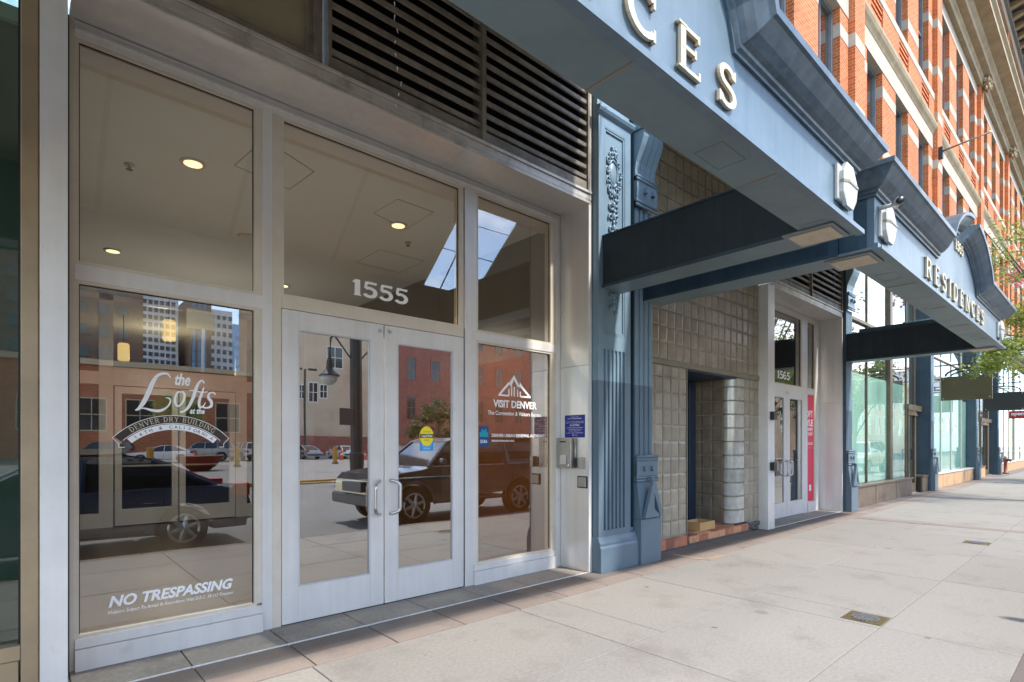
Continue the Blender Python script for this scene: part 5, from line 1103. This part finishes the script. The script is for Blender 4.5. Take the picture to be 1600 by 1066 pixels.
# ------------------------------------------------------------------ trees
def tree(x, y, h, crown, label, leafn, m='leaf', low=None, seed=1, group=None, s0=.055):
    r = random.Random(seed); t = thing('street_tree', label, 'tree', (x, y, -.1), group)
    tr = MB(); top = (x + r.uniform(-.2, .2), y + r.uniform(-.1, .1), h * .55); tr.tube([(x, y, -.1), (x + .03, y, h * .25), top], [.13, .10, .07], 8)
    tips = []; cx, cy, cz, rx, ry, rz = crown
    for k in range(16):
        a = r.uniform(0, 2 * pi); u = r.uniform(.5, .95); ph = r.uniform(-.8, 1.2)
        e = (cx + rx * u * cos(a) * cos(ph * .8), cy + ry * u * sin(a) * cos(ph * .8), cz + rz * u * sin(ph)); s = (x + .02, y, r.uniform(h * .22, h * .52)); mid = ((s[0] + e[0]) / 2, (s[1] + e[1]) / 2, (s[2] + e[2]) / 2 + .25)
        tr.tube([s, mid, e], [.045, .028, .010], 5); tips.append((mid, e))
    if low:
        for e in low:
            s = (x, y, h * .30); mid = ((s[0] + e[0]) / 2, (s[1] + e[1]) / 2, max(s[2], e[2]) + .2); tr.tube([s, mid, e], [.04, .02, .007], 5)
            for q in range(5):
                f = r.uniform(.5, 1); p = [mid[i] + (e[i] - mid[i]) * f for i in range(3)]; e2 = (p[0] + r.uniform(-.6, .6), p[1] + r.uniform(-.3, .5), p[2] + r.uniform(-.35, .25)); tr.tube([tuple(p), e2], [.01, .004], 4); tips.append((tuple(p), e2))
            tips += [(mid, e)] * 3
    tr.build('trunk', 'bark', t)
    lf = MB(); cl = []
    for k in range(int(leafn / 28)):
        if r.random() < .5:
            a, b = r.choice(tips); f = r.uniform(.3, 1.05); cl.append(tuple(a[i] + (b[i] - a[i]) * f for i in range(3)) + (.24,))
        else:
            while 1:
                p = [r.uniform(-1, 1) for _ in range(3)]
                if .25 < sum(v * v for v in p) < 1: break
            cl.append((cx + p[0] * rx, cy + p[1] * ry, cz + p[2] * rz, .34))
    for c in cl:
        for q in range(28):
            p = Vector((c[0] + r.gauss(0, c[3] * .55), c[1] + r.gauss(0, c[3] * .55), c[2] + r.gauss(0, c[3] * .4))); d = Vector((r.uniform(-1, 1), r.uniform(-1, 1), r.uniform(-.8, .3))).normalized(); n_ = d.cross(Vector((r.uniform(-1, 1), r.uniform(-1, 1), r.uniform(-1, 1)))).normalized(); s = s0 * r.uniform(.7, 1.3)
            lf.add([p, p + d * s + n_ * s * .42, p + d * s * 2, p + d * s - n_ * s * .42], [(0, 1, 2, 3)])
    me = bpy.data.meshes.new('crown'); off = rootloc(t); me.from_pydata([tuple(Vector(v) - off) for v in lf.v], [], lf.f); me.materials.append(M[m]); o = bpy.data.objects.new('crown', me); COL.objects.link(o); o.parent = t
    return t
tree(19.6, -4.55, 7.6, (19.4, -3.6, 5.6, 3.0, 2.1, 2.4), 'leafy street tree hanging its branches over the far end of the sidewalk', 7500, seed=5,
     low=[(18.0, -1.9, 3.35), (19.6, -1.9, 3.9), (18.4, -2.5, 4.6)])
for i, (x, y, lb) in enumerate([(29.5, -4.5, 'street tree at the kerb beyond the nearest one'), (52, -18.3, 'kerbside tree across the street mirrored in the far shop windows'), (11, -54, 'small tree in the car park mirrored behind the white script'), (35, -47, 'bushy green tree before the red brick building'), (68, -18.3, 'second kerbside tree farther down across the street')]):
    tree(x, y, 6.5 if i in (0, 2) else 9, (x, y, 4.6, 2.2, 1.9, 2.0) if i in (0, 2) else (x, y, 3.6, 3.4, 2.6, 3.0) if i == 3 else (x, y, 6.5, 4, 3.2, 3.4), lb, 4500, 'leaf' if i in (0, 2) else 'leaf_dark', seed=20 + i, s0=.09 if i in (0, 2) else .16)
t = thing('flower_basket', 'cluster of pink blossom hanging high at the right edge', 'flowers', (27, -2.0, 6.4))
mb = MB(); r = random.Random(2)
for k in range(90): mb.blob((27 + r.gauss(0, .25), -1.98 + r.gauss(0, .22), 7.6 + r.gauss(0, .22)), r.uniform(.03, .07), 5, 4)
mb.build('blossom', 'blossom', t, kind='stuff'); mb = MB(); mb.tube([(27, -.5, 8.1), (27, -1.98, 8.15), (27, -1.98, 7.6)], .02, 6); mb.build('bracket', 'iron', t)

# ------------------------------------------------------------------ vehicles (seen in the glass)
def vehicle(name, label, cat, loc, kind, paint, group=None, rot=0):
    # local frame: nose towards -x, kerb side +y, built about the origin then turned and moved
    t = thing(name, label, cat, loc, group); ROOT[t.name] = Vector((0, 0, 0)); t.rotation_euler = (0, 0, rot)
    if kind == 'sedan':
        Lh, w, wx, wr = 2.45, .90, (-1.45, 1.32), .33
        up = [(-2.45, .55), (-2.38, .72), (-2.1, .80), (-1.2, .88), (-.95, .92), (1.45, .97), (1.8, .97), (2.14, .93), (2.22, .80), (2.28, .60), (2.20, .36)]
        cab = [(-1.10, .905), (-.35, 1.33), (.0, 1.41), (.55, 1.42), (.95, 1.35), (1.78, .965)]; doors = (-.85, .10, 1.05)
    else:
        Lh, w, wx, wr = 2.45, .94, (-1.45, 1.40), .39
        up = [(-2.20, .48), (-2.27, .60), (-2.24, .88), (-2.12, 1.0), (-1.3, 1.10), (-1.05, 1.16), (2.30, 1.18), (2.42, 1.12), (2.46, .62), (2.46, .46)]
        cab = [(-1.12, 1.14), (-.52, 1.64), (-.30, 1.70), (1.9, 1.72), (2.15, 1.66), (2.38, 1.18)]; doors = (-.85, .15, 1.1)
    base = .30 if kind == 'sedan' else .42
    def archpts(cx, r): return [(cx + r * cos(radians(a)), wr + r * sin(radians(a))) for a in range(-5 if kind == 'sedan' else 10, 191 if kind == 'sedan' else 171, 15)]
    low = [(up[-1][0], base)] + archpts(wx[1], wr + .06) + archpts(wx[0], wr + .06) + [(up[0][0] + .02, base)]
    prof = up + low; cxm = 0; czm = .7
    mb = MB(); n = len(prof); lay = [(-w, .965), (-w + .05, 1), (w - .05, 1), (w, .965)]
    vs = []
    for y, s in lay:
        for (x, z) in prof: vs.append((x * ((.90 if s < 1 else 1) if abs(x) > 2 else 1), y, czm + (z - czm) * (s if z > .6 else 1)))
    fs = []
    for i in range(3):
        for k in range(n): fs.append((i * n + k, i * n + (k + 1) % n, (i + 1) * n + (k + 1) % n, (i + 1) * n + k))
    fs += [tuple(range(n)), tuple(range(4 * n - 1, 3 * n - 1, -1))]
    mb.add(vs, fs); body = mb.build('body', paint, t)
    zb = cab[0][1]; m = len(cab); vs = []; half = lambda z: w - .07 - (z - zb) * .42
    for s in (-1, 1):
        for (x, z) in cab: vs.append((x, s * half(z), z))
    fs = [tuple(range(m)), tuple(range(2 * m - 1, m - 1, -1))] + [(k, (k + 1) % m, m + (k + 1) % m, m + k) for k in range(m)]
    mb = MB(); mb.add(vs, fs); mb.build('windows', 'car_glass', t)
    mb = MB()
    tp = [c for c in cab if c[1] > zb + .38]; vs = []
    for dz in (.004, .03):
        for s in (-1, 1):
            for (x, z) in tp: vs.append((x, s * (half(z) + .01), z + dz))
    k = len(tp); q = [(i, i + 1, k + i + 1, k + i) for i in range(k - 1)]; q2 = [tuple(v + 2 * k for v in f) for f in q]; sd = [(i, i + 1, 2 * k + i + 1, 2 * k + i) for i in range(k - 1)] + [(k + i, k + i + 1, 3 * k + i + 1, 3 * k + i) for i in range(k - 1)] + [(0, k, 3 * k, 2 * k), (k - 1, 2 * k - 1, 4 * k - 1, 3 * k - 1)]
    mb.add(vs, q + q2 + sd); mb.build('roof', paint, t)
    mb = MB()
    for s in (-1, 1):
        def P3(x, z, o=.012): return (x, s * (half(z) + o), z)
        mb.tube([P3(*cab[0]), P3(*cab[1]), P3(*cab[2])], .035, 5); mb.tube([P3(*cab[-1]), P3(*cab[-2])], .05, 5)
        for dx in doors[1:] if kind == 'suv' else doors[1:2]:
            mb.tube([P3(dx, zb), P3(dx + .04, cab[2][1] - .02)], .035, 5)
        mb.tube([(doors[0], s * (w + .0), base + .12), (doors[0] - .02, s * (w + .0), zb - .05)], .004, 4)
    mb.build('pillar', paint, t)
    mb = MB()
    for s in (-1, 1):
        for dx in doors: mb.tube([(dx, s * (w + .001), base + .08), (dx, s * (w + .001), zb - .08)], .006, 4)
    mb.build('door_seam', 'rubber', t)
    B('sill_trim', 'car_trim', t, (wx[0] + .5, wx[1] - .5, -w - .012, w + .012, base - .02, base + .06), (-2.33 if kind == 'suv' else -2.46, -2.1 if kind == 'suv' else -2.3, -w + .02, w - .02, .40, .62), (2.1, 2.31 if kind == 'sedan' else 2.50, -w + .08, w - .08, .40, .60), bevel=.03)
    B('grille', 'car_trim', t, (up[2][0] - .1, up[2][0] + .02, -.4, .4, .66, .86))
    for s in (-1, 1):
        B('headlight', 'lamp_white', t, (-2.42 + (.17 if kind == 'suv' else 0), -2.05, s * (w - .34), s * (w - .02), .66, .80), bevel=.02); B('tail_light', 'tail_red', t, (2.0, 2.235 if kind == 'sedan' else 2.45, s * (w - .24), s * (w + .004), .78, .98), bevel=.01)
        mb = MB(); mb.blob((cab[0][0] + .25, s * (w + .10), zb + .10), (.07, .12, .08), 8, 6); mb.build('mirror', paint, t)
        mb = MB()
        for dx in doors[1:]: mb.tube([(dx - .26, s * (w + .02), zb - .16), (dx - .1, s * (w + .02), zb - .16)], .016, 6)
        mb.build('door_handle', paint, t)
    for X in wx:
        for s in (-1, 1):
            mb = MB(); c = (X, s * (w - .12), wr); d = s
            mb.lathe(c, [(wr * .66, -.10), (wr * .97, -.10), (wr, -.07), (wr, .07), (wr * .97, .10), (wr * .66, .10)], 24, 'y'); wh = mb.build('wheel', 'rubber', t)
            mb = MB(); mb.lathe(c, [(wr * .66, -.095 * 1), (wr * .66, .095)], 24, 'y'); 
            yy = c[1] + s * .07
            mb = MB(); mb.tube([(X + wr * .62 * cos(a), yy + s * .02, wr + wr * .62 * sin(a)) for a in [2 * pi * k / 20 for k in range(20)]], .022, 6, closed=True)
            for k in range(6):
                a = 2 * pi * k / 6 + .3; mb.tube([(X, yy + s * .02, wr), (X + wr * .6 * cos(a), yy + s * .01, wr + wr * .6 * sin(a))], [.05, .032], 6)
            mb.lathe((X, yy, wr), [(.07, s * .01), (.06, s * .045)], 12, 'y'); mb.build('rim', 'rim', wh)
    if kind == 'suv':
        mb = MB()
        for s in (-1, 1): mb.tube([(-.2, s * .62, 1.73), (-.1, s * .62, 1.79), (1.7, s * .62, 1.80), (1.9, s * .62, 1.75)], .018, 6)
        mb.build('roof_rail', 'car_trim', t)
        mb = MB()
        for X in wx: 
            for s in (-1, 1): mb.tube([(X + (wr + .07) * cos(radians(a)), s * (w + .0), wr + (wr + .07) * sin(radians(a))) for a in range(0, 181, 15)], .022, 5)
        mb.build('wheel_arch', 'car_trim', t)
    return t
vehicle('parked_sedan', 'dark blue sedan parked at the kerb, mirrored in the left pane', 'car', (.53, -5.80, -.15), 'sedan', 'car_navy')
suv = vehicle('parked_suv', 'black sport utility vehicle at the kerb, mirrored in the 1555 doors', 'car', (7.22, -5.72, -.15), 'suv', 'car_black')
G2 = 'parked cars'
far = [(34.5, -5.75, 'suv', 'car_white', 0, 'white sport utility vehicle mirrored in the brown framed shop window'), (21, -5.75, 'sedan', 'car_silver', 0, 'silver sedan parked at the kerb mirrored beside the white one'),
 (16, -51, 'suv', 'car_white', 1.5, 'white pickup height vehicle in the car park under the lamp mast'), (18.8, -50, 'suv', 'car_maroon', 1.7, 'maroon sport utility vehicle in the car park'), (21.8, -52, 'sedan', 'car_silver', 1.4, 'silver sedan in the car park right of the maroon one'), (25.6, -51, 'sedan', 'car_white', 1.6, 'white sedan in the car park behind the traffic cones'),
 (30, -48, 'sedan', 'car_silver', 1.5, 'silver sedan mirrored above the black bonnet'), (9, -49, 'sedan', 'car_white', .3, 'white sedan in the car park right of the rusty bowl'), (12.2, -50, 'suv', 'car_silver', .3, 'silver vehicle in the car park before the orange building'), (5, -52, 'suv', 'car_black', .2, 'black vehicle in the car park at the far left'), (41, -50, 'suv', 'car_black', 1.5, 'black vehicle before the red brick building')]
protos = {}
for (x, y, k, p, r, lb) in far:
    key = (k, p)
    if key in protos:
        o = copy_tree(protos[key]); o.location = (x, y, -.15); o.rotation_euler = (0, 0, r); o['label'] = lb; o['group'] = G2
    else: protos[key] = vehicle('parked_car', lb, 'car', (x, y, -.15), k, p, G2, r)

# ------------------------------------------------------------------ across the street (seen in the glass)
def block(name, label, x0, x1, y0, y1, h, m, wins=None, fm='white_paint', arch=False, cat='building'):
    t = thing(name, label, cat, ((x0 + x1) / 2, y1, -.15)); B('wall', m, t, (x0, x1, y0, y1, -.15, h))
    B('parapet', 'cream', t, (x0 - .2, x1 + .2, y1 - .6, y1 + .3, h, h + .6))
    for (x, z, w, hh) in wins or []:
        f = B('window', fm, t, (x - w / 2 - .12, x + w / 2 + .12, y1 - .05, y1 + .06, z - .15, z), (x - w / 2 - .12, x - w / 2, y1 - .05, y1 + .06, z, z + hh), (x + w / 2, x + w / 2 + .12, y1 - .05, y1 + .06, z, z + hh), (x - w / 2 - .12, x + w / 2 + .12, y1 - .05, y1 + .08, z + hh, z + hh + .15), (x - .05, x + .05, y1 - .04, y1 + .04, z, z + hh), (x - w / 2, x + w / 2, y1 - .04, y1 + .04, z + hh / 2 - .05, z + hh / 2 + .05))
        B('pane', 'dark_window', f, (x - w / 2, x + w / 2, y1 + .005, y1 + .02, z, z + hh))
        if arch:
            mb = MB(); mb.prism([(x - w / 2 - .1, z + hh + .15)] + [(x + (w / 2 + .1) * cos(pi - pi * k / 8), z + hh + .15 + .5 * sin(pi * k / 8)) for k in range(9)], y1 + .001, y1 + .07, 'y'); mb.build('arch', fm, f)
    return t
block('tan_building', 'tall tan rendered building across the car park, mirrored in the left door', 26.3, 40.5, -90, -70, 27, 'tan_render', [(33.2, 17.6, 2.2, 3), (38, 18.2, 2, 3), (33.2, 12.2, 2.2, 3), (28.6, 7.6, .9, 1.8), (30.2, 7.2, 1.1, 2.6), (31.6, 7.8, .9, 1.8), (36.6, 7.2, 1.2, 2)])
block('red_brick_building', 'long red brick building with arched windows, mirrored in the right door and pane', 42, 92, -88, -70.5, 24, 'brick_far', [(46 + 4.6 * i, z, 1.5, 3.4) for i in range(10) for z in (5.4, 11.6, 17.8)], 'brick_far', True)
block('orange_building', 'low orange brick building with a cream cornice below the towers', -12, 24.5, -84, -71, 10.2, 'brick_orange', [(-8 + 4.6 * i, 3, 2.6, 3.4) for i in range(7)], 'cream')
block('stone_office', 'grey stone office building down the street, mirrored in the far shop windows', 62, 120, -45, -21, 11, 'tan_render', [(64 + 4.2 * i, z, 1.8, 2.6) for i in range(13) for z in (3, 7)])
block('corner_office', 'tall pale corner office building at the end of the street', 122, 210, -50, -22, 15, 'tower_grey', [(126 + 7 * i, z, 3, 3) for i in range(12) for z in (4, 9)])
struct('back_wall_low', 'brick_far', (24.5, 92, -69.8, -69.5, -.15, 2.6))
def tower(label, x0, x1, y, h, m, wm, dx, dz, ww, wh):
    t = thing('office_tower', label, 'tower', ((x0 + x1) / 2, y, 0), 'office towers beyond the low building'); B('wall', m, t, (x0, x1, y - 25, y, -.15, h))
    z = 14; me = None; cnt = 0
    mb = MB(); mb.box(0, ww, 0, .12, 0, wh); 
    while z < h - 2:
        x = x0 + .8
        while x < x1 - ww:
            if cnt < 290:
                if me is None: o = B('window', wm, t, (x, x + ww, y, y + .12, z, z + wh)); me = o; ox, oz = x, z
                else: c = me.copy(); COL.objects.link(c); c.location = (x - ox, 0, z - oz)
                cnt += 1
            x += dx
        z += dz
    return t
tower('dark brown tower block at the far left of the mirrored skyline', -14, 14, -95, 60, 'tower_brown', 'dark_window', 2.4, 3.2, 1.4, 1.6)
tower('tall grey office tower with a dense window grid at the left of the mirrored skyline', 25, 34.5, -180, 62, 'tower_grey', 'tower_window', 1.4, 2.1, .95, 1.2)
tower('brown office tower with a dark glass side in the mirrored skyline', 36.5, 42.5, -176, 44, 'tower_brown', 'tower_glass', 1.5, 3, .8, 2.6)
tower('pale grey tower with punched windows right of the brown one', 43, 50, -182, 43, 'tower_grey', 'dark_window', 1.7, 2.6, 1.0, 1.3)
tower('blue glass tower at the right end of the mirrored skyline', 51, 64, -186, 40, 'tower_blue', 'tower_glass', 2.2, 3, 1.8, 1.2)
t = thing('billboard', 'blank grey billboard on a white pole between the towers', 'billboard', (16.4, -69, 0)); B('panel', 'cream', t, (14.6, 17.6, -69.2, -69, 15.2, 17.4)); mb = MB(); mb.tube([(16.4, -69.1, 10), (16.4, -69.1, 15.2)], .2, 8); mb.build('post', 'white_paint', t)
# ornamental street lamp
t = thing('street_lamp', 'dark street lamp with curved arms and a hanging lantern, mirrored in the left door', 'street lamp', (12.15, -18.6, 0)); X, Yl = 11.3, -18.6
t.location = (X, Yl, 0); ROOT[t.name] = Vector((X, Yl, 0))
mb = MB(); mb.lathe((X, Yl, 0), [(.55, 0), (.55, .12), (.30, .14), (.34, 1.0), (.28, 1.1), (.26, 9)], 10); mb.build('post', 'iron', t)
for s in (-1, 1):
    mb = MB(); mb.tube([(X, Yl, 5.6), (X + s * .3, Yl, 6.3), (X + s * .8, Yl, 6.5), (X + s * 1.2, Yl, 6.1), (X + s * 1.25, Yl, 5.3)], .05, 6); mb.tube([(X, Yl, 5.0), (X + s * .5, Yl, 5.6), (X + s * 1.0, Yl, 6.2)], .035, 6); mb.build('arm', 'iron', t)
    mb = MB(); mb.lathe((X + s * 1.25, Yl, 4.3), [(.05, 1.0), (.12, .8), (.15, .4), (.42, .15), (.45, .1)], 12); l = mb.build('lantern', 'iron', t); mb = MB(); mb.lathe((X + s * 1.25, Yl, 4.0), [(.1, 0), (.3, .15), (.38, .4)], 12); mb.build('globe', 'lamp_white', l, smooth=True)
B('road_sign', 'car_trim', t, (X - .9, X - .25, Yl + .2, Yl + .24, 2.3, 3.0))
t = thing('lot_lamp', 'thin black twin lamp mast in the car park', 'street lamp', (23, -55, 0)); mb = MB(); mb.tube([(23.2, -55, -.15), (23.2, -55, 9.6)], .12, 6); mb.build('mast', 'iron', t); B('lamp_head', 'iron', t, (22, 22.8, -55.2, -54.8, 9.5, 9.7), (23.6, 24.4, -55.2, -54.8, 9.5, 9.7))
def cone(x, y, lb):
    t = thing('traffic_cone', lb, 'traffic cone', (x, y, -.15), 'orange cones in the car park'); mb = MB(); mb.lathe((x, y, -.15), [(.28, 0), (.28, .04), (.2, .05), (.05, .95), (.04, .98)], 10); mb.build('body', 'cone_orange', t)
    mb = MB(); mb.lathe((x, y, -.15), [(.137, .5), (.107, .66)], 10); mb.build('stripe', 'white_paint', t)
for x, y, lb in ((23.4, -46.6, 'orange cone left of the lamp post, in the car park'), (25.4, -45.6, 'orange cone right of the lamp post, in the car park'), (33, -42, 'orange cone before the silver sedan'), (8.6, -36, 'orange cone standing in the rusty bowl planter'), (4.6, -40, 'orange cone at the left end of the car park')): cone(x, y, lb)
for i, (x, y, lb) in enumerate([(18.5, -37, 'yellow bollard in the car park seen in the left door'), (11.2, -36.5, 'yellow bollard mirrored at the right side of the left pane'), (5.2, -30, 'yellow bollard near the rusty bowl')]):
    t = thing('bollard', lb, 'bollard', (x, y, -.15), 'yellow bollards'); mb = MB(); mb.lathe((x, y, -.15), [(.16, 0), (.16, 1.3), (.1, 1.42)], 10); mb.build('post', 'yellow_paint', t); mb = MB(); mb.lathe((x, y, -.15), [(.25, 0), (.24, .12)], 10); mb.build('footing', 'lot_paving', t)
t = thing('planter_bowl', 'wide shallow rust red bowl planter in the car park', 'planter', (8.1, -32.5, -.15)); mb = MB(); mb.lathe((8.1, -32.5, -.15), [(.5, 0), (.9, .3), (1.25, .8), (1.3, .85), (1.15, .8), (.6, .5)], 18); mb.build('bowl', 'rust', t); mb = MB(); mb.lathe((8.1, -32.5, -.15), [(1.1, .70), (.9, .74)], 14); mb.build('soil', 'bark', t)
t = thing('overhead_wire', 'thin dark wires strung over the street', 'wire', (10, -9, 9)); mb = MB()
mb.tube([(-10, -16.5, 11), (10, -16.5, 10.4), (40, -16.5, 11)], .025, 4); mb.tube([(-10, -15, 12), (12, -15, 11.2), (40, -15, 12)], .02, 4); mb.build('strand', 'iron', t)
